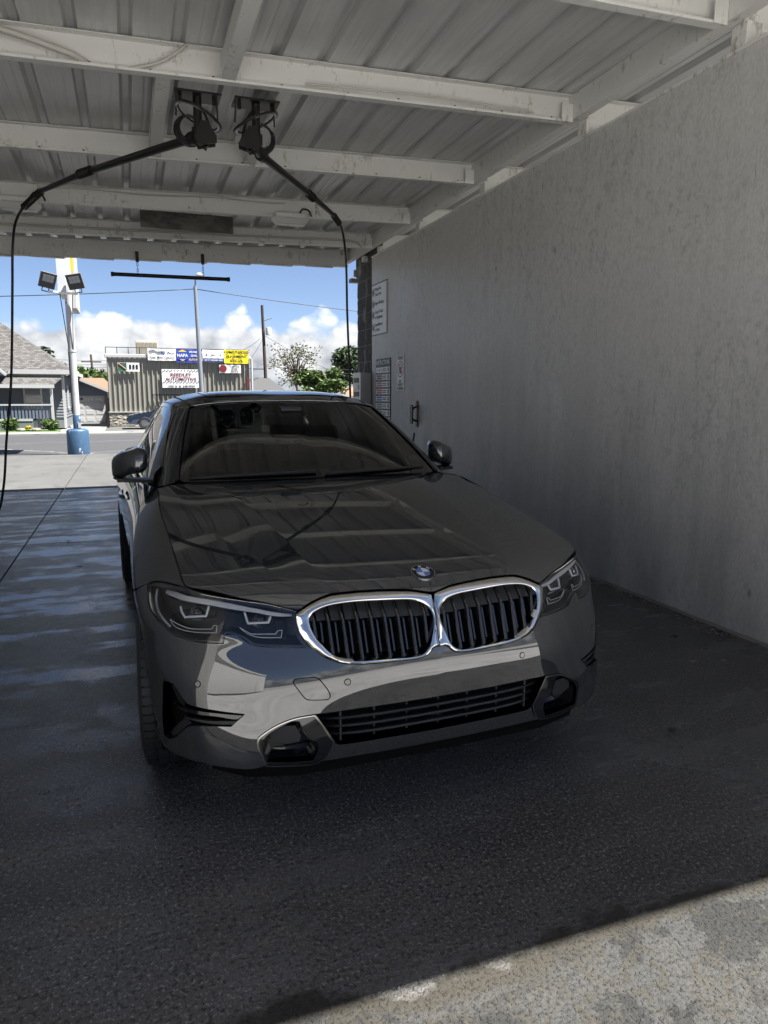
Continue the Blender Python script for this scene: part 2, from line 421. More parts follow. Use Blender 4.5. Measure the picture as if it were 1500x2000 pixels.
class Sheet:
    """z = f(x, y): thin-plate spline through points, plus optional crease terms"""
    def __init__(s, pts, add=None, lam=1e-5):
        p = np.array(pts, float); q = p.copy(); q[:, 0] *= -1
        p = np.concatenate([p, q[np.abs(q[:, 0]) > 1e-6]])
        s.p = p; n = len(p); s.add = add
        z = p[:, 2] - (add(p[:, 0], p[:, 1]) if add else 0)
        K = s._k(p[:, None, :2] - p[None, :, :2]) + lam * np.eye(n)
        Q = np.c_[np.ones(n), p[:, :2]]
        A = np.block([[K, Q], [Q.T, np.zeros((3, 3))]])
        s.w = np.linalg.solve(A, np.concatenate([z, np.zeros(3)]))
    @staticmethod
    def _k(d):
        r2 = (d ** 2).sum(-1) + 1e-12
        return .5 * r2 * np.log(r2)
    def z(s, x, y):
        x = np.asarray(x, float); y = np.asarray(y, float)
        X = np.c_[x, y]
        r = s._k(X[:, None] - s.p[None, :, :2]) @ s.w[:-3] + np.c_[np.ones(len(x)), X] @ s.w[-3:]
        return r + (s.add(x, y) if s.add else 0)
    def ev(s, UV):
        UV = np.asarray(UV, float).reshape(-1, 2)
        return np.c_[UV, s.z(UV[:, 0], UV[:, 1])]
    def evn(s, UV, e=1.5e-3):
        UV = np.asarray(UV, float).reshape(-1, 2)
        P = s.ev(UV)
        dx = (s.z(UV[:, 0] + e, UV[:, 1]) - s.z(UV[:, 0] - e, UV[:, 1])) / (2 * e)
        dy = (s.z(UV[:, 0], UV[:, 1] + e) - s.z(UV[:, 0], UV[:, 1] - e)) / (2 * e)
        n = np.c_[-dx, -dy, np.ones(len(dx))]; n /= np.linalg.norm(n, axis=1)[:, None]
        return P, n
def body_top(n=400, u0=0, u1=None):
    """the upper edge of the body band: hood gap, belt line, boot edge"""
    return BODY.ev(np.c_[np.linspace(u0, BODY.U[-1] if u1 is None else u1, n), np.full(n, BODY.V[-1])])
_bt = body_top(600)
def _soft(t, r):   # rounded |t|
    return np.sqrt(t * t + r * r) - r
def _spl(xs, ys):
    """natural cubic spline as a function, straight beyond its ends"""
    xs, ys = np.array(xs, float), np.array(ys, float); n = len(xs); h = np.diff(xs); A = np.eye(n); r = np.zeros(n)
    for i in range(1, n - 1):
        A[i, i - 1:i + 2] = h[i - 1], 2 * (h[i - 1] + h[i]), h[i]; r[i] = 6 * ((ys[i + 1] - ys[i]) / h[i] - (ys[i] - ys[i - 1]) / h[i - 1])
    M = np.linalg.solve(A, r)
    def f(x):
        x = np.asarray(x, float); q = np.clip(x, xs[0], xs[-1]); i = np.clip(np.searchsorted(xs, q) - 1, 0, n - 2); a = xs[i + 1] - q; b_ = q - xs[i]; H = h[i]
        v = (M[i] * a**3 + M[i + 1] * b_**3) / (6 * H) + (ys[i] / H - M[i] * H / 6) * a + (ys[i + 1] / H - M[i + 1] * H / 6) * b_
        s0 = (ys[1] - ys[0]) / h[0] - h[0] * M[1] / 6; s1 = (ys[-1] - ys[-2]) / h[-1] + h[-1] * M[-2] / 6
        return v + np.minimum(x - xs[0], 0) * s0 + np.maximum(x - xs[-1], 0) * s1
    return f
_hc = _spl([.15, .45, .8, 1.15, 1.5], [.797, .868, .930, .978, 1.014])          # hood height on the centre line
_he = _spl([.40, .64, .88, 1.2, 1.46], [.801, .846, .889, .944, .986])          # and along its side gap
_hx = _spl([.15, .52, .88, 1.2, 1.46], [.765, .777, .782, .785, .772])
_yf = _spl([0, .2, .40, .575, .70, .767], [.150, .158, .186, .258, .338, .404])  # front edge of the hood
_xi = _spl([.15, .3, .5, .8, 1.1, 1.5], [.345, .360, .385, .425, .462, .51]); _xo = _spl([.15, .45, .70, .97, 1.29, 1.53], [.43, .53, .605, .660, .700, .73])
_hd = _spl([0, .2, .34, .47, .60, .70, .78], [.031, .032, .036, .043, .035, .024, .015])
class Hood:
    """hood skin z(x, y): nearly flat centre panel, a crease a side, shoulders falling to the side gaps, rolled nose"""
    def z(s, x, y):
        ax = np.abs(np.asarray(x, float)); y = np.asarray(y, float); xe, xi, xo = _hx(y), _xi(y), _xo(y); D = _hc(y) - _he(y)
        f = np.interp(y, [.10, .28, .45, 1.3, 1.55], [.55, .9, 1, 1, .85]); sc = .030 * f + .06 * (1 - f)
        relu = lambda t, r: .5 * (np.sqrt(t * t + r * r) + t)
        w = xe - xi; rest = D - .5 * sc * xe * xe / xi * .8; B = .62 * rest / w; Q = .38 * rest / w ** 2
        drop = .4 * sc * ax * ax / xi + B * relu(ax - xi, .006) + Q * relu(ax - xi, .02) ** 2
        u = np.clip((ax - xi) / (xo - xi), 0, 1); drop = drop + .0020 * f * np.sin(pi * u)          # hollow between the two creases
        d = np.maximum(y - _yf(np.minimum(ax, .78)), -.02)
        return _hc(y) - drop - _hd(ax) * np.exp(-d / .050)
    def ev(s, UV): UV = np.asarray(UV, float).reshape(-1, 2); return np.c_[UV, s.z(UV[:, 0], UV[:, 1])]
    evn = Sheet.evn
HOOD = Hood()
_gt = GREEN.ev(np.c_[np.linspace(0, GREEN.U[-1], 60), np.full(60, GREEN.V[-1])])
ROOF = Sheet([tuple(p) for p in _gt] + [(0, 2.16, 1.392), (0, 2.3, 1.412), (0, 2.6, 1.432), (0, 2.9, 1.434), (0, 3.2, 1.418), (0, 3.5, 1.375), (.3, 2.3, 1.407), (.3, 2.7, 1.426), (.3, 3.1, 1.416), (.3, 3.45, 1.376),
              (.5, 2.35, 1.386), (.5, 2.75, 1.406), (.5, 3.1, 1.396), (.5, 3.4, 1.36)], lam=2e-3)
_gb = GREEN.ev(np.c_[np.linspace(0, GREEN.U[-1], 120), np.zeros(120)])
BOOT = Sheet([tuple(p) for p in _bt[_bt[:, 1] > 3.9][::10]] + [tuple(p) for p in _gb[_gb[:, 1] > 3.8][::3]] + [(0, 4.4, 1.014), (.3, 4.4, 1.013), (.5, 4.3, 1.008)])
def hood_edge_u():
    u = np.linspace(0, BODY.U[-1], 600); return u, body_top(600)
# ---------------------------------------------------------------- outlines on the car body, in metres along (U) and up (V) the body band
HEADLIGHT = [(0.4557, 0.6579), (0.5413, 0.6881), (0.6481, 0.6985), (0.7291, 0.6985), (0.8709, 0.6985), (0.9674, 0.6781), (1.0805, 0.6538), (1.1333, 0.6385), (1.169, 0.6207), (1.1835, 0.605), (1.1141, 0.5936), (1.0296, 0.5795), (0.9792, 0.5671), (0.9171, 0.5409), (0.8617, 0.4938), (0.8083, 0.4725), (0.7507, 0.4679), (0.6962, 0.4715), (0.6901, 0.522), (0.6821, 0.5297), (0.6549, 0.5254), (0.6325, 0.506), (0.6077, 0.4746), (0.5788, 0.4662), (0.4998, 0.463), (0.4202, 0.4594), (0.4312, 0.4734), (0.4479, 0.5239), (0.4557, 0.5793)]
BROW = [(1.0533, 0.6484), (0.95, 0.6694), (0.7717, 0.6852), (0.6626, 0.685), (0.5853, 0.6737), (0.5242, 0.6587), (0.466, 0.6475), (0.467, 0.6346), (0.5222, 0.6348), (0.591, 0.6513), (0.6656, 0.6574), (0.7701, 0.662), (0.9093, 0.6541), (1.0399, 0.6381)]
DRL_SIDE = [(1.1269, 0.6232), (1.072, 0.6009), (1.0101, 0.5858), (0.9482, 0.5681), (0.9005, 0.543)]
DRL_A = [(0.9001, 0.6346), (0.8528, 0.5925), (0.768, 0.6113), (0.7569, 0.6634)]
DRL_B = [(0.6259, 0.6543), (0.62, 0.5915), (0.5515, 0.6008), (0.5385, 0.6474)]
BLADE_A = [(0.9225, 0.5759), (0.8669, 0.5589), (0.8209, 0.5466), (0.7471, 0.5533), (0.74, 0.5721), (0.7286, 0.5721), (0.7316, 0.5345), (0.7725, 0.5293), (0.8346, 0.5298), (0.8817, 0.5442)]
BLADE_B = [(0.6493, 0.5715), (0.6134, 0.5387), (0.5323, 0.5419), (0.5236, 0.5599), (0.5088, 0.5632), (0.5153, 0.5197), (0.5879, 0.5194), (0.6214, 0.5352)]
KID_OUT = [(0.0016, 0.6857), (0.0228, 0.6985), (0.0699, 0.6985), (0.1327, 0.6985), (0.1954, 0.6985), (0.2425, 0.6985), (0.3053, 0.6985), (0.3524, 0.6985), (0.3838, 0.6985), (0.4147, 0.686), (0.4422, 0.6611), (0.4551, 0.6395), (0.4576, 0.5916), (0.4532, 0.5532), (0.4408, 0.5058), (0.4209, 0.457), (0.3928, 0.4215), (0.3572, 0.395), (0.3152, 0.3812), (0.2668, 0.3739), (0.2106, 0.3713), (0.1514, 0.3705), (0.0901, 0.3695), (0.0593, 0.3735), (0.0405, 0.3841), (0.0209, 0.4094), (0.0048, 0.4144)]
KID_RIM = [(0.4259, 0.5984), (0.4199, 0.6284), (0.4031, 0.6518), (0.3687, 0.6722), (0.3242, 0.6823), (0.263, 0.686), (0.194, 0.6833), (0.1216, 0.6769), (0.0731, 0.6693), (0.0387, 0.654), (0.0181, 0.6285), (0.0074, 0.5928), (0.0054, 0.5582), (0.0102, 0.511), (0.0196, 0.4528), (0.034, 0.4078), (0.0587, 0.3826), (0.1019, 0.3761), (0.1629, 0.3784), (0.2215, 0.3804), (0.2662, 0.3828), (0.3146, 0.39), (0.351, 0.407), (0.3805, 0.443), (0.4064, 0.4985), (0.4215, 0.5561)]
INTAKE = [(0.4251, 0.2002), (0.2755, 0.2061), (0.1852, 0.2048), (0.0891, 0.204)]
INTAKE_R = [(-0.1143, 0.2049), (0.0307, 0.2039), (0.1755, 0.2007), (0.4089, 0.1948)]
LIP_TOP_L = [(0.3655, 0.0861), (0.2538, 0.0862), (0.1076, 0.0853), (0.0042, 0.0822)]
LIP_TOP_R = [(-0.011, 0.0823), (0.1163, 0.0777), (0.2855, 0.0735), (0.3528, 0.0839)]
LIP_BOT_L = [(0.3803, 0.0296), (0.1775, 0.0207), (-0.0036, 0.0151)]
BEZEL = [(0.4259, 0.1994), (0.4813, 0.1916), (0.5242, 0.1775), (0.5755, 0.1517), (0.605, 0.1301), (0.6132, 0.1138), (0.6086, 0.0866), (0.5923, 0.022), (0.5314, 0.016), (0.4561, 0.0079), (0.418, 0.0099), (0.3855, 0.0433), (0.3674, 0.0989), (0.387, 0.132), (0.414, 0.178)]
BEZEL_HOLE = [(0.5922, 0.1184), (0.5765, 0.1361), (0.5248, 0.1653), (0.4957, 0.1787), (0.4749, 0.1772), (0.46, 0.1403), (0.4424, 0.1136), (0.4221, 0.1013), (0.4205, 0.0727), (0.435, 0.0288), (0.5052, 0.0351), (0.5835, 0.0423), (0.5952, 0.0909)]
CURTAIN = [(0.9413, 0.2742), (0.8928, 0.2745), (0.8724, 0.2431), (0.8528, 0.2189), (0.8335, 0.2138), (0.7405, 0.2074), (0.6476, 0.2038), (0.6958, 0.1598), (0.7672, 0.1547), (0.8442, 0.1438), (0.8748, 0.1243), (0.9166, 0.0911), (0.9533, 0.0656), (0.991, 0.0603), (0.9705, 0.1556)]
CURTAIN_ARM_UP = [(0.9192, 0.2752), (0.8942, 0.2741), (0.8522, 0.2158), (0.8676, 0.2027), (0.8845, 0.2116)]
CURTAIN_BAR_A = [(0.9112, 0.2052), (0.8678, 0.2018), (0.7413, 0.201), (0.6503, 0.2007), (0.674, 0.1834), (0.7427, 0.1867), (0.8699, 0.1878)]
CURTAIN_BAR_B = [(0.8794, 0.1661), (0.7654, 0.1701), (0.6744, 0.1781), (0.6956, 0.1623), (0.767, 0.1567), (0.8747, 0.1568)]
CURTAIN_ARM_LOW = [(0.877, 0.1614), (0.847, 0.1442), (0.9158, 0.0936), (0.9612, 0.0662), (0.9805, 0.0723)]
TOW = [(0.4848, 0.3153), (0.4825, 0.3233), (0.4741, 0.3273), (0.4279, 0.332), (0.4163, 0.3291), (0.408, 0.3199), (0.384, 0.2763), (0.3797, 0.2633), (0.3791, 0.2532), (0.3841, 0.2466), (0.3937, 0.2453), (0.4383, 0.2479), (0.4494, 0.2513), (0.4575, 0.261), (0.4788, 0.3001)]
SENSOR = [(0.7972, 0.2918), (0.321, 0.3046)]
SEAM = [(1.3794, 0.5167), (1.244, 0.5781), (1.1829, 0.6049)]
BUMPER_BOTTOM = [(1.0784, 0.0), (1.0031, 0.0), (0.9229, 0.0), (0.8083, 0.0), (0.6907, 0.0096), (0.5928, 0.0167)]
BADGE = [(0.0005, 0.2192)]
HOOD_FRONT = [(0.0064, 0.1402), (0.0258, 0.1456), (0.0706, 0.1568), (0.1283, 0.1654), (0.1859, 0.1725), (0.243, 0.1789), (0.2998, 0.1841), (0.3446, 0.1882), (0.379, 0.1882), (0.4136, 0.1863), (0.4424, 0.1843), (0.4586, 0.1761), (0.4561, 0.1876), (0.5373, 0.2332), (0.625, 0.2846), (0.6939, 0.3391), (0.7655, 0.4031)]
# ---------------------------------------------------------------- the grey sedan
M_PAINT = mat('mineral_grey_paint', (.03, .03, .031), .5, 0., spec=.0, coat=1, coat_r=.0)
M_PAINT.node_tree.nodes['Principled BSDF'].inputs['Coat IOR'].default_value = 1.95
_n = N(M_PAINT); _c = _n.co((1, 1, 1)); _f = _n.vor(_c, 900, out='Color')
_n.l(_n.mix(_n.math('MULTIPLY', _n.noise(_c, 1500, 0), .5), (.019, .020, .021), (.040, .041, .043)), 'Base Color')
M_PAINT.node_tree.nodes['Principled BSDF'].inputs['Coat Roughness'].default_value = .004
M_CHROME = mat('chrome', (.56, .55, .53), .09, 1.)
M_DCHROME = mat('dark_chrome', (.30, .29, .28), .14, 1.)
M_GLOSS = mat('gloss_black', (.008, .008, .009), .06, 0, coat=.6)
M_BLACK = mat('matt_black_plastic', (.016, .016, .017), .45)
M_VOID = mat('shadowed_black', (.004, .004, .004), .9, spec=.1)
M_RUB = mat('tyre_rubber', (.018, .018, .019), .62)
M_RIM = mat('alloy', (.45, .45, .46), .25, .9)
M_DISC = mat('brake_disc', (.30, .29, .28), .35, .9)
M_SEAT = mat('black_leather', (.011, .011, .012), .5)
M_GREYP = mat('lamp_grey', (.42, .42, .43), .22, .2)
M_DRL = mat('light_guide', (.45, .46, .48), .2)
M_REFL = mat('lamp_bowl', (.012, .012, .013), .2, .3)
M_SLAT = mat('slat_black_chrome', (.075, .073, .070), .2, .9)
M_RED = mat('tail_lamp_red', (.25, .006, .006), .08, coat=1)
M_WHITE = mat('badge_white', (.78, .80, .82), .3, .4, coat=1)
M_BLUE = mat('badge_blue', (.10, .22, .62), .25, .2, coat=1)
def glass_mat(name, tint, refl_ior=1.5, dens=1.):
    """thin clear sheet: tinted transmission under a mirror coat"""
    m = bpy.data.materials.new(name); m.use_nodes = True; t = m.node_tree; t.nodes.clear()
    o = t.nodes.new('ShaderNodeOutputMaterial'); mxs = t.nodes.new('ShaderNodeMixShader'); tr = t.nodes.new('ShaderNodeBsdfTransparent'); gl = t.nodes.new('ShaderNodeBsdfGlossy')
    fr = t.nodes.new('ShaderNodeFresnel'); fr.inputs[0].default_value = refl_ior; tr.inputs[0].default_value = (*tint, 1); gl.inputs['Roughness'].default_value = .0
    gl.inputs[0].default_value = (1, 1, 1, 1)
    ge = t.nodes.new('ShaderNodeNewGeometry'); mi = t.nodes.new('ShaderNodeMix'); mi.inputs[2].default_value = refl_ior; mi.inputs[3].default_value = 1 / refl_ior; t.links.new(ge.outputs['Backfacing'], mi.inputs[0]); t.links.new(mi.outputs[0], fr.inputs[0])   # same sheet from either side
    t.links.new(fr.outputs[0], mxs.inputs[0]); t.links.new(tr.outputs[0], mxs.inputs[1]); t.links.new(gl.outputs[0], mxs.inputs[2]); t.links.new(mxs.outputs[0], o.inputs[0])
    return m
M_GLASS = glass_mat('car_glass', (.13, .14, .137), 1.80)
M_LAMPGLASS = glass_mat('lamp_glass', (.95, .95, .95), 1.42)
CAR = empty('sedan', (.9265, 1.9669, 0), radians(2.11))
tag(CAR, 'dark grey sedan with chrome twin grille parked in the wash bay', 'car')
def pts3(surf, uv, d=0.): P, n = surf.evn(uv); return P - n * d
VT = BODY.V[-1]
def on_body(y, z, n=60):
    """UV of side points given (y, z)"""
    r = []
    for yy, zz in zip(np.atleast_1d(y), np.atleast_1d(z)):
        u = np.array([1.0 if yy < .6 else 1.4 if yy < 1.3 else 3.0 if yy < 3.4 else 4.2, .35])
        for _ in range(40):
            p = BODY.ev(u)[0]; e = 1e-4; J = np.stack([(BODY.ev(u + [e, 0])[0] - p)[1:] / e, (BODY.ev(u + [0, e])[0] - p)[1:] / e], 1)
            d = np.linalg.solve(J, np.array([yy, zz]) - p[1:]); u = u + np.clip(d, -.15, .15); u = np.clip(u, [0, 0], [BODY.U[-1], VT])
            if np.abs(d).max() < 1e-6: break
        r.append(u)
    return np.array(r)
AX_F, AX_R, WZ = .835, 3.676, .332
ARCH_R = .348
def arch(yc, a0, a1, n=40):
    a = np.radians(np.linspace(a0, a1, n)); return on_body(yc + ARCH_R * np.cos(a), WZ + .012 + ARCH_R * np.sin(a))
# -- front arch, from its front foot over the top to its rear foot (angle 180 = forward)
ARCH_F = arch(AX_F, 197, -22, 46)
ARCH_B = arch(AX_R, 202, -20, 46)
HL = curve(HEADLIGHT, .006, 40)
KO = [(max(0, u), v) for u, v in KID_OUT]
seam_uv = on_body([.70], [.718])[0]
ai = int(np.argmin(np.abs(ARCH_F[:, 1] - seam_uv[1]) + (np.arange(len(ARCH_F)) > 24) * 9))   # where the bumper seam meets the arch
hl_corner = HEADLIGHT[9]; hl_hood = HEADLIGHT[4]
bump_out = [(0, .012), (.2, .012), (.36, .012), (.50, .010), (.62, .008), (.75, .006), (.9, .006), (1.02, .006)]
bump_out = [np.array(p) for p in bump_out if p[0] < ARCH_F[0][0] - .03] + list(ARCH_F[:ai + 1])
bump_out += [np.array(p) for p in HEADLIGHT[9:26]]
ko_low = [p for p in KO[15:]]
bump_out += [np.array(p) for p in ko_low[1:]]
bump_out += [np.array((0, KO[-1][1]))]
intake = [(0, .2035), (.18, .2035), (.30, .203), (.40, .199), (.421, .196), (.362, .0985), (.352, .084), (.20, .081), (0, .0795)]
# clean half outlines: the intake and the bumper share the centre line
bump_a = [(0, .0795), (.20, .081), (.352, .084)]
top_out = [np.array((0., .2035)), np.array((.18, .2035)), np.array((.30, .203)), np.array((.40, .199))] + [np.array(p) for p in BEZEL[1:8]] + [p for p in bump_out if p[0] > .60 and p[1] < .02][:] 
# bumper cover: above the intake, round the fog bezel, to the arch, the lamp, the grille
bc = [np.array((0., .2035)), np.array((.18, .2035)), np.array((.30, .203)), np.array((.40, .1995))] + [np.array(p) for p in BEZEL[0:8]]
bc += [np.array(p) for p in ((.64, .008), (.75, .006), (.9, .006), (1.02, .006))] + list(ARCH_F[2:ai + 1]) + [np.array(p) for p in HEADLIGHT[9:26]] + [np.array(p) for p in ko_low[1:-1]] + [np.array((0, KO[-1][1]))]
BUMPER = panel('front_bumper', BODY, bc, M_PAINT, CAR, holes=[CURTAIN], h=.014, join=True, corner=35, depth=.03)
tag(BUMPER)
# -- lower lip, intake
lip = [(0, .012), (.2, .012), (.34, .012), (.40, .012), (.415, .013), (.385, .044), (.366, .096), (.352, .0835), (.2, .081), (0, .0795)]
panel('front_lip', BODY, lip, M_PAINT, CAR, h=.02, join=True, depth=.05)
ik = MB()
for z0, z1, y in ((.285, .445, .135),):
    ik.box((-.45, y + .05, .27), (.45, y + .07, .45))
ik.build('intake_backing', M_VOID, CAR)
bars = [(.392, .395), (.364, .366), (.337, .338)]
for i, (z, _) in enumerate(bars):
    xe = (.405, .385, .372)[i]; m = MB(); rows = []
    for x in np.linspace(-xe, xe, 41):
        u = abs(x); y = BODY.ev([(u, .2035 - (.425 - z))])[0][1] + .010 + .02 * (abs(x) / xe) ** 6
        k = .0045 * (1 - .5 * (abs(x) / xe) ** 8)
        rows.append([(x, y, z + k), (x, y - .004, z), (x, y, z - k), (x, y + .028, z - k * .8), (x, y + .028, z + k * .8)])
    m.grid(rows, closed=True).build('intake_bar', M_BLACK, CAR, smooth=40)
for x in (-.34, -.225, -.11, .005, .115, .23, .345):
    m = MB(); m.box((x - .003, .098, .315), (x + .003, .15, .428)); m.build('intake_strut', M_BLACK, CAR)
m = MB(); m.box((-.33, .145, .405), (-.05, .155, .428)); m.box((.03, .145, .400), (.30, .155, .428)); m.build('intake_shutter', M_BLACK, CAR)
for x in (-.012, .014):
    m = MB(); m.lathe([(.0, -.004), (.007, -.004), (.007, .01)], (x, .10, .352), 'Y', 14); m.build('intake_bolt', M_DCHROME, CAR)
m = MB(); m.box((-.02, .105, .342), (.03, .125, .362)); m.build('radar_cover', M_BLACK, CAR)
# -- fog bezels and air curtains
def offset_loop(q, d):
    q = np.asarray(q, float); q = q if area2(q) > 0 else q[::-1]; return q - out_dir(q) * d
def recess(name, uv, depth, mt, side, parent, shrink=.0, fd=(0, 1, 0), floor=True):
    """a well: walls from the outline straight back along fd, with a floor"""
    q = curve(uv, .012, 42); q = q if area2(q) > 0 else q[::-1]
    P = BODY.ev(q); c = P.mean(0); fd = np.array(fd, float); fd /= np.linalg.norm(fd)
    Q = P + fd * depth + (c - P) * shrink
    V = np.r_[P, Q] * [side, 1, 1]; n = len(P)
    F = [(i, (i + 1) % n, n + (i + 1) % n, n + i) for i in range(n)]
    if floor: F.append(tuple(range(n, 2 * n)))
    o = mesh(name, V, F, mt, parent, smooth=35); bm = bmesh.new(); bm.from_mesh(o.data); bmesh.ops.triangulate(bm, faces=[f for f in bm.faces if len(f.verts) > 4]); bm.to_mesh(o.data); bm.free()
    return o
for sd_ in (-1, 1):
    bz = panel('fog_bezel', BODY, BEZEL, M_DCHROME if False else M_GLOSS, CAR, holes=[BEZEL_HOLE], h=.012, side=sd_, off=.003, depth=.02, edge_r=.003)
    recess('fog_well', BEZEL_HOLE, .055, M_GLOSS, sd_, bz, .22, (-.15, 1, 0))
    c = BODY.ev(np.mean(np.array(BEZEL_HOLE), 0)[None])[0]
    m = MB(); sh = [(.048, -.012), (.046, .022), (.02, .034), (-.03, .034), (-.045, .0), (-.040, -.02), (0, -.026)]
    m.prism([(p[0] * 1.0 + c[0] + .012, p[1] + c[2] + .016) for p in sh], c[1] + .014, c[1] + .05)
    for v in range(len(m.V)): x, y, z = m.V[v]; m.V[v] = (sd_ * (x), y + .30 * (x - c[0]), z)
    m.build('fog_pod', M_BLACK, bz, smooth=25)
    panel('bezel_trim', BODY, curve(offset_loop(curve(BEZEL, .006), .0005), .006), M_DCHROME, bz, holes=[offset_loop(curve(BEZEL, .006), .005)], h=.01, side=sd_, off=.0045, depth=.006, raw=True, inset=0)
    ac = recess('air_curtain', CURTAIN, .06, M_VOID, sd_, CAR, .05, (-.45, 1, 0))
    for uv, nm, o_ in ((CURTAIN_ARM_UP, 'curtain_blade', -.006), (CURTAIN_BAR_A, 'curtain_blade', -.004), (CURTAIN_BAR_B, 'curtain_blade', -.010), (CURTAIN_ARM_LOW, 'curtain_blade', -.016)):
        panel(nm, BODY, uv, M_GLOSS if o_ > -.007 else M_BLACK, ac, h=.012, side=sd_, off=o_, depth=.02, edge_r=.003)
# -- parking sensors, tow cover
for uv in SENSOR:
    for sd_ in (-1, 1):
        p, n = BODY.evn([uv]); p, n = p[0], n[0]; R = Vector(n).to_track_quat('Z', 'Y').to_matrix()
        m = MB(); m.lathe([(0, .0012), (.0085, .0012), (.0092, .0)], n=24); a = m.V; m.V = [tuple(np.array(p) + np.array(R @ Vector(v))) for v in a]
        m.V = [(sd_ * x, y, z) for x, y, z in m.V]
        s_ = m.build('parking_sensor', M_PAINT, CAR, smooth=30)
        m = MB(); m.lathe([(.0092, .0006), (.0112, .0006)], n=24); m.V = [tuple(np.array(p) + np.array(R @ Vector(v))) for v in m.V]; m.V = [(sd_ * x, y, z) for x, y, z in m.V]; m.build('sensor_ring', M_VOID, s_)
panel('tow_cover', BODY, TOW, M_PAINT, CAR, h=.012, side=-1, off=.0012, depth=.004, inset=.0006, corner=70)
panel('tow_cover_gap', BODY, offset_loop(curve(TOW, .006, 70), -.0028), M_VOID, CAR, h=.012, side=-1, off=.0005, depth=0, inset=0, raw=True)
# -- grille: chrome frames, slats
rim = curve(KID_RIM, .006, 60); rim = rim if area2(rim) > 0 else rim[::-1]
rimP, rimN = BODY.evn(rim); rimP = rimP + rimN * .006
cen = rimP.mean(0)
def kid_outer(P):
    """point of the outer edge of the frame for every rim point, by angle around the opening"""
    top = [HOOD.ev([p])[0] + np.array([0, -.001, -.004]) for p in HOOD_FRONT[:12]]
    low = [BODY.ev([p])[0] for p in KO[12:-1]]
    C_ = np.array(top + low + [BODY.ev([(0.0, KO[-1][1])])[0]] + [np.array([.0, .110, .66]), np.array([0., .128, .72])])
    C_[:, 0] = np.maximum(C_[:, 0], 0.0005)
    a = np.arctan2(C_[:, 2] - cen[2], (C_[:, 0] - cen[0]) * .45); o_ = np.argsort(a); a, C2 = a[o_], C_[o_]
    a3 = np.r_[a - 2 * pi, a, a + 2 * pi]; C3 = np.r_[C2, C2, C2]
    t = np.arctan2(P[:, 2] - cen[2], (P[:, 0] - cen[0]) * .45)
    return np.stack([np.interp(t, a3, C3[:, k]) for k in range(3)], 1)
outP = kid_outer(rimP)
def toward(P, d): 
    v = cen - P; v[:, 1] = 0; return P + v / np.linalg.norm(v, axis=1)[:, None] * d
in1 = toward(rimP, .004); in2 = toward(rimP, .010) + [0, .030, .002]; in3 = toward(rimP, .013) + [0, .060, .004]
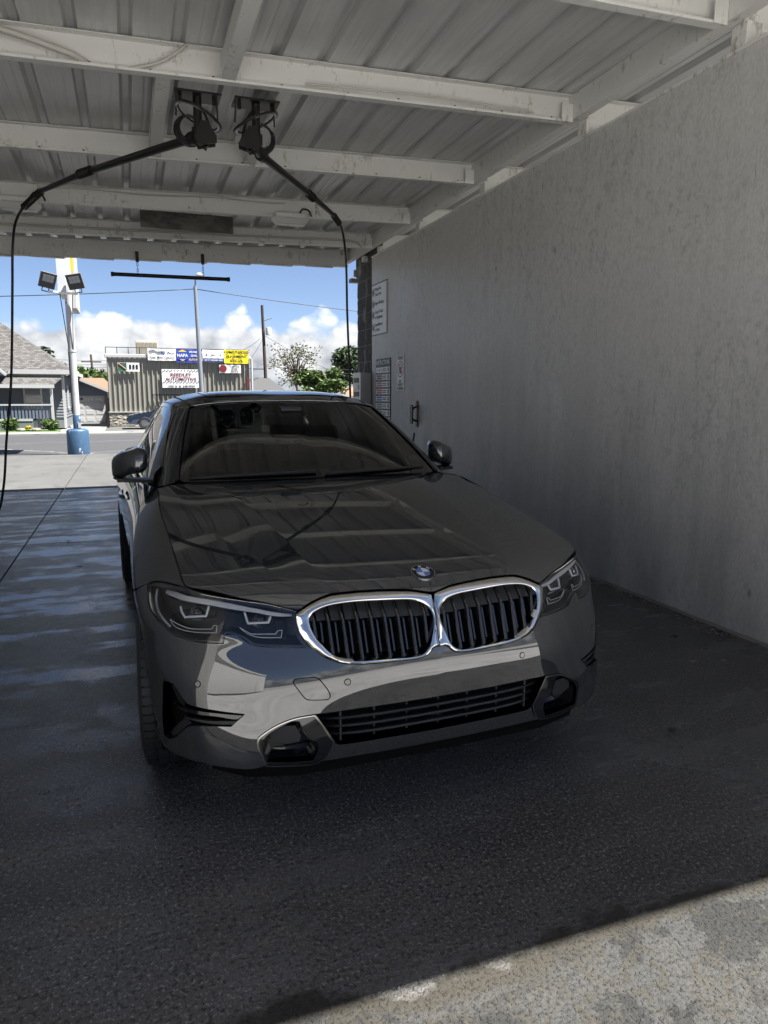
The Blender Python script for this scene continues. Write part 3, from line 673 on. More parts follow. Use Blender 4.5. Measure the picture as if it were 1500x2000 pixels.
for sd_ in (-1, 1):
    rows = [outP + [0, .012, 0], outP, outP * .55 + rimP * .45 + rimN * .004, rimP * .9 + outP * .1 + rimN * .002, rimP, in1 + rimN * -.001, in2, in3]
    m = MB(); m.grid(np.array(rows) * [sd_, 1, 1], closed=True); fr = m.build('grille_frame', M_CHROME, CAR, smooth=50)
    m = MB(); n = len(in3); m.add(list(in3 * [sd_, 1, 1]) , [tuple(range(n))]); bk = m.build('grille_backing', M_VOID, fr)
    bm = bmesh.new(); bm.from_mesh(bk.data); bmesh.ops.triangulate(bm, faces=bm.faces[:]); bm.to_mesh(bk.data); bm.free()
    xs = np.linspace(.035, .400, 9)
    for x in xs:
        # opening height at x
        sel = np.abs(in1[:, 0] - x) < .012
        zt, zb = in1[sel][:, 2].max() - .001, in1[sel][:, 2].min() + .001
        rim_y = np.interp(x, [0, .2, .4, .45], [.085, .095, .145, .165])
        if zt - zb < .03: continue
        zk = zb + (zt - zb) * .70; yb = np.mean(in1[sel][in1[sel][:, 2] < cen[2]][:, 1]); yt = np.mean(in1[sel][in1[sel][:, 2] >= cen[2]][:, 1])
        lean = .006 * (x / .4)
        def ysl(z):
            f = (z - zb) / (zt - zb); y0 = yb + (yt - yb) * f
            return y0 + (.012 if z <= zk else .012 + (z - zk) * .62)
        rows = []
        for z in [zb, zb + .004, zb + (zk - zb) * .5, zk - .005, zk, zk + .006, zk + (zt - zk) * .5, zt]:
            y = ysl(z); wd = .0062 if z < zk else .0056; xx = x + lean * (z - zb) / (zt - zb)
            rows.append([(xx - wd * .55, y, z), (xx + wd * .55, y, z), (xx + wd, y + .004, z), (xx + wd, y + .045, z), (xx - wd, y + .045, z), (xx - wd, y + .004, z)])
        m = MB(); m.grid(np.array(rows) * [sd_, 1, 1], closed=True); sl = m.build('grille_slat', M_SLAT, fr, smooth=35)
    for x0, x1 in zip(np.r_[.014, xs], np.r_[xs, .43]):
        xm = (x0 + x1) / 2; sel = np.abs(in1[:, 0] - xm) < .014
        if not sel.any(): continue
        zt, zb = in1[sel][:, 2].max() - .002, in1[sel][:, 2].min() + .002
        if zt - zb < .03: continue
        zk = zb + (zt - zb) * .70; sub = in1[sel]; yb = sub[sub[:, 2] < cen[2]][:, 1].mean(); yt = sub[sub[:, 2] >= cen[2]][:, 1].mean()
        yy = lambda z: yb + (yt - yb) * (z - zb) / (zt - zb)
        m = MB()   # upper duct panel leaning back, lower shutter standing deeper with a rib in it
        a0, a1 = x0 + .006, x1 - .006
        m.add([(sd_ * a0, yy(zk) + .016, zk - .002), (sd_ * a1, yy(zk) + .016, zk - .002), (sd_ * a1, yy(zt) + .016 + (zt - zk) * .62, zt), (sd_ * a0, yy(zt) + .016 + (zt - zk) * .62, zt)], [(0, 1, 2, 3)])
        m.add([(sd_ * a0, yy(zk) + .016, zk - .002), (sd_ * a1, yy(zk) + .016, zk - .002), (sd_ * a1, yy(zk) + .05, zk - .006), (sd_ * a0, yy(zk) + .05, zk - .006)], [(0, 1, 2, 3)])
        m.build('grille_duct', M_BLACK, fr)
        if x1 - x0 > .025 and zk - zb > .04:
            m = MB(); w_ = .0035
            rows = [[(sd_ * (xm + sx * w_ * k_), yy(z) + .034 + dy, z) for sx, dy, k_ in ((-1, .01, 1), (-1, 0, .8), (1, 0, .8), (1, .01, 1))] for z in (zb + .012, zb + .02, zk - .014)]
            m.grid(rows, closed=True); m.build('grille_shutter', M_SLAT, fr, smooth=30)
# -- hood
he_u = np.linspace(hl_hood[0] + .012, BODY.U[-1], 900); he = BODY.ev(np.c_[he_u, np.full(900, VT)])
side_edge = he[(he[:, 1] < 1.452)][::6][:, :2]
hf = [np.array(p) for p in HOOD_FRONT]
hood_rear = [(.70, 1.478), (.62, 1.478), (.50, 1.462), (.35, 1.446), (.2, 1.436), (0, 1.432)]
hood_out = [np.array((0, HOOD_FRONT[0][1] + .001))] + hf[1:11] + hf[12:] + list(side_edge[1:]) + [np.array(p) for p in hood_rear]
ex = []
for yy in np.arange(.2, 1.44, .016):
    xi, xo = float(_xi(yy)), float(_xo(yy))
    for d in (-.010, -.006, -.003, 0, .003, .006, .010): ex += [(xi + d, yy), (xo + d, yy)]
HOODO = panel('hood', HOOD, hood_out, M_PAINT, CAR, h=.018, join=True, extra=np.array(ex), corner=38, depth=.016, edge_r=.0025, inset=.0022)
# badge
bp, bn = HOOD.evn([(0, BADGE[0][1])]); bp, bn = Vector(bp[0]), Vector(bn[0])
bx_ = Vector((1, 0, 0)); by_ = bn.cross(bx_); BM_ = Matrix((( *bx_, ), (*by_,), (*bn,))).transposed().to_4x4(); BM_.translation = bp
def disc(r0, r1, z0, z1, a0=0, a1=360, n=40):
    m = MB(); A = np.radians(np.linspace(a0, a1, n)); rows = [[(r * cos(a), r * sin(a), z) for a in A] for r, z in ((r0, z1), (r1, z1), (r1, z0))]
    m.grid(rows); m.V = [tuple(BM_ @ Vector(v)) for v in m.V]; return m
B0 = empty('badge', parent=CAR)
disc(.0, .041, -.004, .0035).build('badge_disc', M_GLOSS, B0, smooth=30)
disc(.0395, .0425, -.004, .0048).build('badge_ring', M_CHROME, B0, smooth=30)
disc(.0235, .0250, .003, .0046).build('badge_inner_ring', M_CHROME, B0, smooth=30)
for k in range(4): disc(.0, .0236, .003, .0042, 90 * k, 90 * k + 90, 14).build('badge_quadrant', M_BLUE if k in (1, 3) else M_WHITE, B0, smooth=30)
for ch, a in (('B', 142), ('M', 90), ('W', 38)):
    q = BM_ @ Matrix.Translation((.0322 * cos(radians(a)), .0322 * sin(radians(a)), .0040)) @ Matrix.Rotation(radians(a - 90), 4, 'Z')
    text_mesh('badge_letter', ch, .0145, M_WHITE, B0, q, .0003, bold=.0003)
# -- fenders, doors, quarters, tail
top_line = lambda u0, u1, n=24: [np.array((u, VT)) for u in np.linspace(u0, u1, n)]
def u_at(y, v=None):
    v = VT if v is None else v; u = np.linspace(0, BODY.U[-1], 3000); return float(u[np.argmin(np.abs(BODY.ev(np.c_[u, np.full(3000, v)])[:, 1] - y))])
door_f = [on_body([y], [z])[0] for y, z in ((1.445, .255), (1.44, .45), (1.425, .70), (1.43, .85))]
door_m = [on_body([y], [z])[0] for y, z in ((2.50, .255), (2.505, .5), (2.52, .75), (2.53, .89))]
for sd_ in (-1, 1):
    fo = [np.array(p) for p in HEADLIGHT[4:10]] + list(ARCH_F[ai + 1:-1]) + [ARCH_F[-1]] + [on_body([1.24], [.2])[0], on_body([1.44], [.2])[0]] + door_f + [np.array((u_at(1.455), VT - .0))] + top_line(u_at(1.44), hl_hood[0] + .004, 30)
    panel('front_fender', BODY, fo, M_PAINT, CAR, h=.016, side=sd_, corner=30)
    do = [on_body([1.45], [.2])[0]] + door_f + top_line(u_at(1.47), u_at(2.53), 30) + door_m[::-1] + [on_body([2.50], [.2])[0]]
    d_ = panel('front_door', BODY, do, M_PAINT, CAR, h=.025, side=sd_, corner=30)
    ro_i = int(np.argmin(np.abs(ARCH_B[:, 1] - on_body([3.35], [.50])[0][1]) + (np.arange(len(ARCH_B)) > 22) * 9))
    rd = [on_body([2.505], [.2])[0]] + door_m + top_line(u_at(2.535), u_at(3.50), 24) + [on_body([3.50], [.80])[0], on_body([3.42], [.70])[0]] + [p for p in ARCH_B[:18][::-1]]
    r_ = panel('rear_door', BODY, rd, M_PAINT, CAR, h=.025, side=sd_, corner=30)
    qp = [on_body([3.50], [.80])[0], on_body([3.42], [.70])[0]] + [p for p in ARCH_B[18:]] + [on_body([4.1], [.28])[0], on_body([4.12], [.62])[0], on_body([4.30], [.66])[0], on_body([4.33], [.90])[0]] + [np.array((u_at(4.36), VT))] + top_line(u_at(4.34), u_at(3.505), 20)
    panel('rear_quarter_panel', BODY, qp, M_PAINT, CAR, h=.025, side=sd_, corner=30)
    tl = [on_body([4.12], [.63])[0], on_body([4.30], [.665])[0], on_body([4.33], [.90])[0], (u_at(4.37), VT - .03), (BODY.U[-4] + .05, VT - .06), (BODY.U[-3] + .05, VT - .09), (BODY.U[-3] + .04, VT - .2), (BODY.U[-4], VT - .22)]
    tl = [(4.62 + .0, .62), (4.74, .64), (4.95, .645), (5.25, .64), (5.48, .62), (5.49, .53), (5.2, .515), (4.9, .52), (4.66, .54)]
    panel('tail_lamp', BODY, tl, M_RED, CAR, h=.02, side=sd_, off=.004, depth=.03)
    for k, (dd, yy) in enumerate(((d_, 2.34), (r_, 3.28))):
        p = BODY.ev(on_body([yy - .11, yy, yy + .11], [.845, .848, .851])); m = MB()
        rows = []
        for t in np.linspace(0, 1, 13):
            c = p[0] * (1 - t) + p[2] * t; b = .036 * sin(pi * min(1, max(0, t * .96 + .02))) ** .35
            rows.append([(sd_ * (c[0] + b * q), c[1], c[2] + w_) for q, w_ in ((.55, -.012), (1, -.008), (1.05, 0), (1, .009), (.55, .012))])
        m.grid(rows, closed=True); m.build('door_handle', M_PAINT, dd, smooth=50)
tailp = [(4.60, .006), (5.0, .006), (BODY.U[-1], .006), (BODY.U[-1], .44), (5.4, .44), (5.0, .44), (4.62, .44), (4.50, .30), (4.52, .12)]
# tail meshes in the centre are built from u to the end and mirrored
def tail_panel(name, uv, mt, **k):
    e = BODY.U[-1]
    class Flip:   # parametrise from the tail centre so the halves weld at x = 0
        def ev(s, q): q = np.array(q, float).reshape(-1, 2); return BODY.ev(np.c_[e - q[:, 0], q[:, 1]])
        def evn(s, q): q = np.array(q, float).reshape(-1, 2); return BODY.evn(np.c_[e - q[:, 0], q[:, 1]])
    return panel(name, Flip(), [(e - u, v) for u, v in uv], mt, CAR, join=True, **k)
tail_panel('rear_bumper', [(u_at(4.08, .1), .012), (5.0, .012), (BODY.U[-1], .012), (BODY.U[-1], .46), (5.0, .46), (4.65, .47), (u_at(4.13, .4), .44), (u_at(4.09, .2), .2)], M_PAINT, h=.03)
tail_panel('boot_face', [(4.62, .475), (5.0, .465), (BODY.U[-1], .465), (BODY.U[-1], VT), (5.0, VT), (4.70, VT), (4.62, .62)], M_PAINT, h=.03)
bl = [(0, 4.172)] + [tuple(p[:2]) for p in _gb[(_gb[:, 1] > 3.80)][::-1][1::4]]
bl2 = [tuple(p[:2]) for p in _bt[(_bt[:, 1] > 3.78) & (_bt[:, 0] > .02)][::14]] + [(0, 4.598)]
panel('boot_lid', BOOT, bl + bl2, M_PAINT, CAR, h=.035, join=True)
# -- greenhouse
GV = GREEN.V[-1]
ws = [(0, .02), (.22, .02), (.45, .02), (.60, .024), (.634, .05), (.628, GV * .5), (.615, GV - .03), (.58, GV - .012), (.45, GV - .008), (.22, GV - .006), (0, GV - .006)]
M_FRIT = mat('glass_frit', (.010, .010, .011), .12, coat=.5)
WSO = panel('windshield', GREEN, ws, M_GLASS, CAR, h=.03, join=True, depth=.004, inset=.002)
wi = [(0, .085), (.22, .085), (.45, .088), (.55, .098), (.592, .14), (.588, GV * .5), (.578, GV - .075), (.55, GV - .055), (.45, GV - .05), (.16, GV - .045), (.12, GV - .06), (.085, GV - .14), (0, GV - .15)]
# frit: the black band printed round the inside of the glass, deeper round the sensor in the middle
q_out = curve(ws, .02, 42); wi_c = curve(wi, .02, 42)
band = [tuple(p) for p in curve(ws, .02, 42, closed=False)] + [tuple(p) for p in curve(wi, .02, 42, closed=False)][::-1]
panel('windshield_frit', GREEN, band, M_FRIT, WSO, h=.03, join=True, off=-.004, depth=0, inset=.001, raw=True)
# sensor window
m = panel('sensor_window', GREEN, [(0.0, GV - .075), (.028, GV - .078), (.014, GV - .045), (0, GV - .042)], M_GREYP, WSO, h=.02, join=True, off=-.002, depth=0)
ap = [(.640, .02), (.637, .06), (.632, GV * .5), (.622, GV - .02), (.600, GV), (.70, GV), (.745, GV - .005), (.735, GV * .55), (.735, .04), (.75, .006), (.70, .0)]
for sd_ in (-1, 1):
    panel('a_pillar', GREEN, ap, M_PAINT, CAR, h=.02, side=sd_, inset=.001, off=.004)
    panel('pillar_seal', GREEN, [(.626, .03), (.646, .03), (.640, GV * .5), (.630, GV - .02), (.612, GV - .01), (.622, GV * .5)], M_BLACK, CAR, h=.02, side=sd_, off=.007, inset=0, depth=.01)
    fw = [(.775, .022), (.80, .018), (1.2, .015), (1.60, .012), (1.585, .3), (1.50, GV - .05), (1.25, GV - .045), (.98, GV - .05), (.88, GV - .10), (.82, .30)]
    panel('front_side_window', GREEN, fw, M_GLASS, CAR, h=.035, side=sd_, depth=.004, off=-.002)
    rw = [(1.645, .012), (1.9, .012), (2.20, .02), (2.36, .12), (2.33, .30), (2.15, GV - .07), (1.9, GV - .05), (1.57, GV - .05), (1.64, .3)]
    panel('rear_side_window', GREEN, rw, M_GLASS, CAR, h=.035, side=sd_, depth=.004, off=-.002)
    frm = [(.752, .0), (1.2, .0), (1.9, .0), (2.26, .0), (2.42, .12), (2.38, .32), (2.18, GV - .04), (1.9, GV - .018), (1.3, GV - .012), (.98, GV - .015), (.84, GV - .07), (.755, .30)]
    panel('window_frame', GREEN, frm, M_GLOSS, CAR, holes=[fw, rw], h=.03, side=sd_, depth=.01, inset=-.0005)
    rail = [(.752, GV - .0), (.9, GV), (1.3, GV), (1.9, GV), (2.45, GV), (2.42, .14), (2.40, .33), (2.19, GV - .036), (1.9, GV - .014), (1.3, GV - .008), (.98, GV - .011), (.83, GV - .062), (.757, GV * .62)]
    panel('roof_rail', GREEN, rail, M_PAINT, CAR, h=.03, side=sd_, inset=.0005, off=.003, corner=35)
    cp = [(2.28, .0), (2.44, .12), (2.47, GV), (2.66, GV), (2.60, .3), (2.56, .0)]
    panel('c_pillar', GREEN, cp, M_PAINT, CAR, h=.03, side=sd_, inset=.0005, off=.001)
e_ = GREEN.U[-1]
class _GF:
    def ev(s, q): q = np.array(q, float).reshape(-1, 2); return GREEN.ev(np.c_[e_ - q[:, 0], q[:, 1]])
    def evn(s, q): q = np.array(q, float).reshape(-1, 2); return GREEN.evn(np.c_[e_ - q[:, 0], q[:, 1]])
panel('rear_window', _GF(), [(0, .0), (e_ - 2.62, .0), (e_ - 2.66, .3), (e_ - 2.70, GV), (0, GV)], M_GLASS, CAR, h=.04, join=True, depth=.004)
gt2 = GREEN.ev(np.c_[np.linspace(0, GREEN.U[-1], 400), np.full(400, GV)])
ro = [np.array((0, gt2[0][1] + .002))] + [p[:2] for p in gt2[4:-4:5]] + [np.array((0, gt2[-1][1] - .002))]
panel('roof', ROOF, ro, M_PAINT, CAR, h=.03, join=True, depth=.01, inset=.002)
gutter = []
for sd_ in (-1, 1):
    m = MB(); y = np.linspace(2.2, 3.45, 26); x = np.interp(y, [2.2, 2.4, 2.8, 3.2, 3.45], [.525, .545, .552, .545, .525]); z = ROOF.z(x, y)
    m.tube([(sd_ * a, b, c + .0005) for a, b, c in zip(x, y, z)], .0045, 8); m.build('roof_channel', M_BLACK, CAR, smooth=True)
# sun roof glass set in the roof
panel('sunroof', ROOF, [(0, 2.26), (.28, 2.265), (.40, 2.28), (.42, 2.32), (.42, 2.70), (.40, 2.73), (.28, 2.74), (0, 2.742)], M_GLOSS, CAR, h=.03, join=True, off=.003, depth=.006, corner=60)
m = MB(); t = GREEN.ev(np.c_[np.linspace(0, .60, 30), np.full(30, GV - .001)]) + [0, -.002, .004]
m.tube([tuple(p * [-1, 1, 1]) for p in t[::-1]] + [tuple(p) for p in t[1:]], .004, 8); m.build('windshield_header_trim', M_DCHROME, CAR, smooth=True)
# -- headlamps
for sd_ in (-1, 1):
    h_ = empty('headlamp', parent=CAR)
    recess('lamp_housing', HEADLIGHT, .085, M_BLACK, sd_, h_, .10, (-.35, 1, 0))
    c_in = offset_loop(curve(HEADLIGHT, .006, 40), .015)
    panel('lamp_mask', BODY, curve(HEADLIGHT, .006, 40), M_GLOSS, h_, holes=[c_in], h=.012, side=sd_, off=-.006, depth=0, inset=.001, raw=True)
    panel('lamp_lens', BODY, HEADLIGHT, M_LAMPGLASS, h_, h=.014, side=sd_, off=0., depth=.006, inset=.003)
    panel('lamp_brow', BODY, BROW, M_GREYP, h_, h=.012, side=sd_, off=-.020, depth=.02)
    def tube_on(uv, d, r, nm, mt_, par, flat=None):
        q = curve(uv, .008, 50, closed=False); P = pts3(BODY, q, d) * [sd_, 1, 1]; m = MB(); m.tube([tuple(p) for p in P], r, 8); return m.build(nm, mt_, par, smooth=True)
    tube_on(DRL_SIDE, .020, .0045, 'light_guide', M_GREYP, h_)
    tube_on(DRL_A, .030, .0038, 'light_guide', M_DRL, h_); tube_on(DRL_B, .030, .0038, 'light_guide', M_DRL, h_)
    for uv in (BLADE_A, BLADE_B):
        panel('lamp_blade', BODY, uv, M_REFL, h_, h=.012, side=sd_, off=-.030, depth=.02)
        q = offset_loop(curve(uv, .006, 30), .0); P = pts3(BODY, q, .0285) * [sd_, 1, 1]; m = MB(); m.tube([tuple(p) for p in P] + [tuple(P[0])], .0011, 6); m.build('blade_edge', M_DRL, h_, smooth=True)
    for uv in (DRL_A, DRL_B):
        c2 = np.mean(np.array(uv), 0); p, n = BODY.evn([c2]); p, n = p[0] - n[0] * .055, n[0]; n = np.array([n[0] * .25, -1, .05]); n /= np.linalg.norm(n)
        R = Vector(n * [sd_, 1, 1]).to_track_quat('Z', 'Y').to_matrix()
        m = MB(); m.lathe([(.0, .020), (.008, .019), (.016, .013), (.0205, .004), (.022, -.004)], n=28); m.V = [tuple(np.array(p) * [sd_, 1, 1] + np.array(R @ Vector(v))) for v in m.V]; m.build('projector', M_GLOSS, h_, smooth=True)
        m = MB(); m.lathe([(.0225, -.006), (.0225, .004), (.026, .006), (.026, -.006)], n=28); m.V = [tuple(np.array(p) * [sd_, 1, 1] + np.array(R @ Vector(v))) for v in m.V]; m.build('projector_ring', M_DCHROME, h_, smooth=30)
    panel('lamp_reflector', BODY, [(.50, .50), (.70, .545), (.88, .52), (.98, .59), (.90, .635), (.72, .655), (.50, .64)], M_REFL, h_, h=.02, side=sd_, off=-.062, depth=0)
# -- wheels
def wheel(name):
    w_ = empty(name, parent=CAR); R = WZ; wd = .1125
    m = MB(); m.lathe([(.232, -wd + .012), (.250, -wd + .004), (.285, -wd), (R - .018, -wd + .008), (R - .004, -wd + .024), (R - .006, -wd + .05), (R - .006, wd - .05), (R - .004, wd - .024), (R - .018, wd - .008), (.285, wd), (.250, wd - .004), (.232, wd - .012)], (0, 0, 0), 'X', 72, closed=True)
    ty = m.build('tyre', M_RUB, w_, smooth=40)
    m = MB()
    for k in range(64):
        a = 2 * pi * k / 64
        for x0, x1, da in ((-wd + .014, -.062, .03), (-.055, -.022, .018), (-.015, .015, .0), (.022, .055, -.018), (.062, wd - .014, -.03)):
            a0, a1 = a + da, a + da + 2 * pi / 64 * .74
            rr = R - (.006 if abs(x0) > .06 or abs(x1) > .09 else .0)
            V = [(x, r * cos(t), r * sin(t)) for r in (R - .02, R) for x, t in ((x0, a0), (x1, a0), (x1, a1), (x0, a1))]
            V = [(x * (.985 if i > 3 else 1), y, z) for i, (x, y, z) in enumerate(V)]
            m.add(V, [(4, 5, 6, 7), (0, 1, 5, 4), (1, 2, 6, 5), (2, 3, 7, 6), (3, 0, 4, 7)])
    tr = m.build('tread', M_RUB, ty); tr['kind'] = 'stuff'
    m = MB(); m.lathe([(.20, -.09), (.226, -.10), (.232, -.098), (.232, .098), (.228, .103), (.220, .098), (.21, .07), (.20, -.09)], (0, 0, 0), 'X', 60); rm = m.build('rim', M_RIM, w_, smooth=35)
    for k in range(5):
        m = MB()
        for s2 in (-.16, .16):
            a = 2 * pi * k / 5; d = np.array([0, cos(a), sin(a)]); e2 = np.array([0, -sin(a), cos(a)])
            rows = []
            for r, wdt, x in ((.045, .016, .055), (.10, .013, .070), (.16, .012, .085), (.222, .017, .092)):
                o2 = e2 * s2 * (r * .72 if r > .06 else .02 / .16 * .16); c = d * r + o2
                rows.append([c + e2 * wdt + [x, 0, 0], c + e2 * wdt + [x - .03, 0, 0], c - e2 * wdt + [x - .03, 0, 0], c - e2 * wdt + [x, 0, 0]])
            m.grid(rows, closed=True)
        m.build('spoke', M_RIM, rm, smooth=30)
    m = MB(); m.lathe([(0, .066), (.03, .066), (.05, .06), (.06, .04), (.06, .0), (.155, 0), (.155, -.02), (.06, -.02)], (0, 0, 0), 'X', 40); m.build('brake_disc', M_DISC, w_, smooth=30)
    return w_
W0 = wheel('wheel')
for i, (sx, yy, st) in enumerate(((-1, AX_F, -5), (1, AX_F, -5), (-1, AX_R, 0), (1, AX_R, 0))):
    o = W0 if i == 0 else copy_tree(W0, CAR)
    o.location = (sx * .794, yy, WZ); o.rotation_euler = (0, 0, (pi if sx < 0 else 0) + radians(st))
# wheel housings and floor pan
for yy in (AX_F, AX_R):
    for sx in (-1, 1):
        m = MB(); A = np.radians(np.linspace(-25, 205, 30)); rows = [[(sx * x, yy + .375 * cos(a), WZ + .012 + .375 * sin(a)) for a in A] for x in (.60, .865)]
        m.grid(rows); k = len(m.V); m.add([(sx * .6, yy + .375 * cos(a), WZ + .012 + .375 * sin(a)) for a in A], [tuple(range(30))]); m.build('wheel_housing', M_VOID, CAR, fixn=False)
m = MB()
ol = [(0, .14), (.45, .15), (.62, .20), (.72, .30), (.62, .46), (.60, 1.2), (.82, 1.26), (.82, 3.2), (.60, 3.3), (.60, 4.06), (.78, 4.1), (.70, 4.4), (.5, 4.56), (0, 4.62)]
ol = ol + [(-x, y) for x, y in ol[::-1][1:-1]]
m.prism(ol, .19, .24, f=lambda p, z: (p[0], p[1], z)); m.build('floor_pan', M_VOID, CAR)
m = MB(); m.box((-.60, .30, .3), (.60, 1.38, .70)); m.build('engine_bay', M_VOID, CAR)
# -- cowl, wipers
m = MB(); ys = lambda x: np.interp(abs(x), [0, .35, .5, .62, .70, .76], [1.432, 1.446, 1.462, 1.478, 1.478, 1.47])
rows = [[(x, ys(x) - .02, HOOD.z([x], [ys(x)])[0] - .03), (x, ys(x) + .02, HOOD.z([x], [ys(x)])[0] - .028), (x, ys(x) + .09, .985), (x, ys(x) + .16, .99)] for x in np.linspace(-.72, .72, 41)]
m.grid(rows); m.build('cowl', M_BLACK, CAR, smooth=40)
for (x0, x1, dz) in ((-.62, -.02, .0), (.02, .60, .0)):
    P = []
    for t in np.linspace(0, 1, 20):
        x = x0 + (x1 - x0) * t; g = GREEN.ev([(abs(x) * 1.0, .035 + .02 * t)])[0]; P.append((x, g[1] - .008, g[2] + .010))
    m = MB(); m.tube(P, .006, 8); wp = m.build('wiper', M_BLACK, CAR, smooth=True)
    m = MB(); m.tube([(p[0], p[1] + .006, p[2] - .006) for p in P], .003, 6); m.build('wiper_blade', M_RUB, wp, smooth=True)
# -- door mirrors
for sd_ in (-1, 1):
    mr = empty('door_mirror', parent=CAR); rows = []
    sec = [(.0, .35, .52), (.02, .62, .80), (.06, .90, .97), (.12, 1, 1), (.16, .96, .97), (.175, .9, .93)]
    for f in range(9):
        pass
    cx, cz = .872, 1.064
    rows = []
    for d, sx2, sz in ((-.085, .02, .02), (-.083, .30, .36), (-.074, .56, .62), (-.055, .80, .82), (-.02, .96, .96), (.03, 1., 1.), (.075, .97, .98), (.08, .93, .94)):
        ring = []
        for k in range(28):
            a = 2 * pi * k / 28; ca, sa = cos(a), sin(a)
            ex_ = np.sign(ca) * abs(ca) ** .55 * .086 * sx2; ez_ = np.sign(sa) * abs(sa) ** .60 * .066 * sz
            ez_ += .012 * (ex_ / .088) * -1 * sx2 - (.018 * max(0, ex_ / .088) ** 2)
            yy = 1.86 + d + .055 * (ex_ / .088) 
            ring.append((sd_ * (cx + ex_ - .012 * (d < 0) * 0), yy, cz + ez_ + .012 * (ex_ < 0) * sz))
        rows.append(ring)
    m = MB(); m.grid(rows, closed=True); m.build('mirror_cap', M_PAINT, mr, smooth=True)
    m = MB(); k = np.array(rows[-1]); m.add([tuple(p) for p in k], [tuple(range(28))]); m.build('mirror_glass', M_CHROME, mr)
    m = MB(); m.grid([[(sd_ * x, y, z) for y, z in ((1.80 + dy, .992), (1.80 + dy, .975), (1.90 + dy, .970), (1.90 + dy, .992))] for x, dy in ((.775, -.06), (.83, -.02), (.90, .02), (.935, .03))], closed=True); m.build('mirror_arm', M_BLACK, mr, smooth=30)
# -- cabin
cb = empty('cabin', parent=CAR)
m = MB(); rows = []
for x in np.linspace(-.66, .66, 23):
    b = .02 * cos(x * 2.2); rows.append([(x, 1.47 + .12 * (x / .7) ** 2, .985), (x, 1.60, .995 + b), (x, 1.76, .985 + b), (x, 1.84, .93), (x, 1.84, .60)])
m.grid(rows); m.build('dashboard', M_SEAT, cb, smooth=50)
m = MB(); m.box((-.12, 1.78, .96), (.16, 1.80, 1.06), bev=.006); m.build('display_screen', M_GLOSS, cb)
m = MB(); A = np.linspace(0, 2 * pi, 33); m.tube([(.37 + .185 * cos(a), 1.86 + .06 * sin(a), .90 + .175 * sin(a)) for a in A], .015, 10); sw = m.build('steering_wheel', M_SEAT, cb, smooth=True)
m = MB(); m.tube([(.37, 1.83, .90), (.37, 1.72, .84)], .06, 16); m.obox((.37, 1.855, .895), (.33, .03, .045), Matrix.Rotation(0, 3, 'X')); m.build('steering_hub', M_BLACK, sw, smooth=30)
def seat(x, y, rear=False):
    s_ = empty('seat', parent=cb); m = MB()
    m.box((x - .25, y, .38), (x + .25, y + .5, .53), bev=.05); m.build('seat_cushion', M_SEAT, s_, smooth=40)
    m = MB(); rows = []
    for z, w_, dy, t in ((.46, .25, .42, .10), (.6, .255, .46, .12), (.8, .25, .51, .11), (.95, .21, .55, .09), (1.03, .15, .57, .07)):
        rows.append([(x - w_, y + dy - .02, z), (x - w_ * .8, y + dy - t * .2, z), (x, y + dy, z), (x + w_ * .8, y + dy - t * .2, z), (x + w_, y + dy - .02, z), (x + w_, y + dy + t, z), (x, y + dy + t + .02, z), (x - w_, y + dy + t, z)])
    m.grid(rows, closed=True); m.build('seat_back', M_SEAT, s_, smooth=50)
    m = MB(); m.box((x - .13, y + .55, 1.06), (x + .13, y + .65, 1.22), bev=.045); m.tube([(x - .06, y + .61, 1.0), (x - .06, y + .61, 1.1)], .007); m.tube([(x + .06, y + .61, 1.0), (x + .06, y + .61, 1.1)], .007); m.build('headrest', M_SEAT, s_, smooth=40)
seat(-.37, 2.1); seat(.37, 2.1); seat(-.35, 2.92); seat(.35, 2.92)
m = MB(); m.box((-.12, 2.16, 1.235), (.12, 2.185, 1.30), bev=.012); m.tube([(0, 2.17, 1.29), (0, 2.14, 1.345)], .012); m.box((-.06, 1.98, 1.29), (.06, 2.10, 1.345), bev=.01); m.build('inside_mirror', M_BLACK, cb, smooth=30)
m = MB(); m.box((-.66, 1.55, .24), (.66, 3.9, .30)); m.build('cabin_floor', M_BLACK, cb)
m = MB(); m.box((-.70, 3.62, .93), (.70, 4.14, .99)); m.build('parcel_shelf', M_BLACK, cb)
m = MB(); m.box((-.74, 3.66, .25), (.74, 3.72, .93)); m.build('rear_bulkhead', M_BLACK, cb)
for sd_ in (-1, 1):
    m = MB(); m.box((sd_ * .74 - .01, 1.62, .30), (sd_ * .74 + .01, 3.7, .95)); m.build('door_lining', M_BLACK, cb)
rl = [tuple(p) for p in ROOF.ev(np.array([(x, y) for y in np.linspace(2.12, 3.62, 9) for x in np.linspace(-.52, .52, 9)])) - [0, 0, .03]]
m = MB(); m.grid(np.array(rl).reshape(9, 9, 3)); m.build('headliner', mat('headliner', (.10, .10, .10), .9), cb, smooth=True, fixn=False)
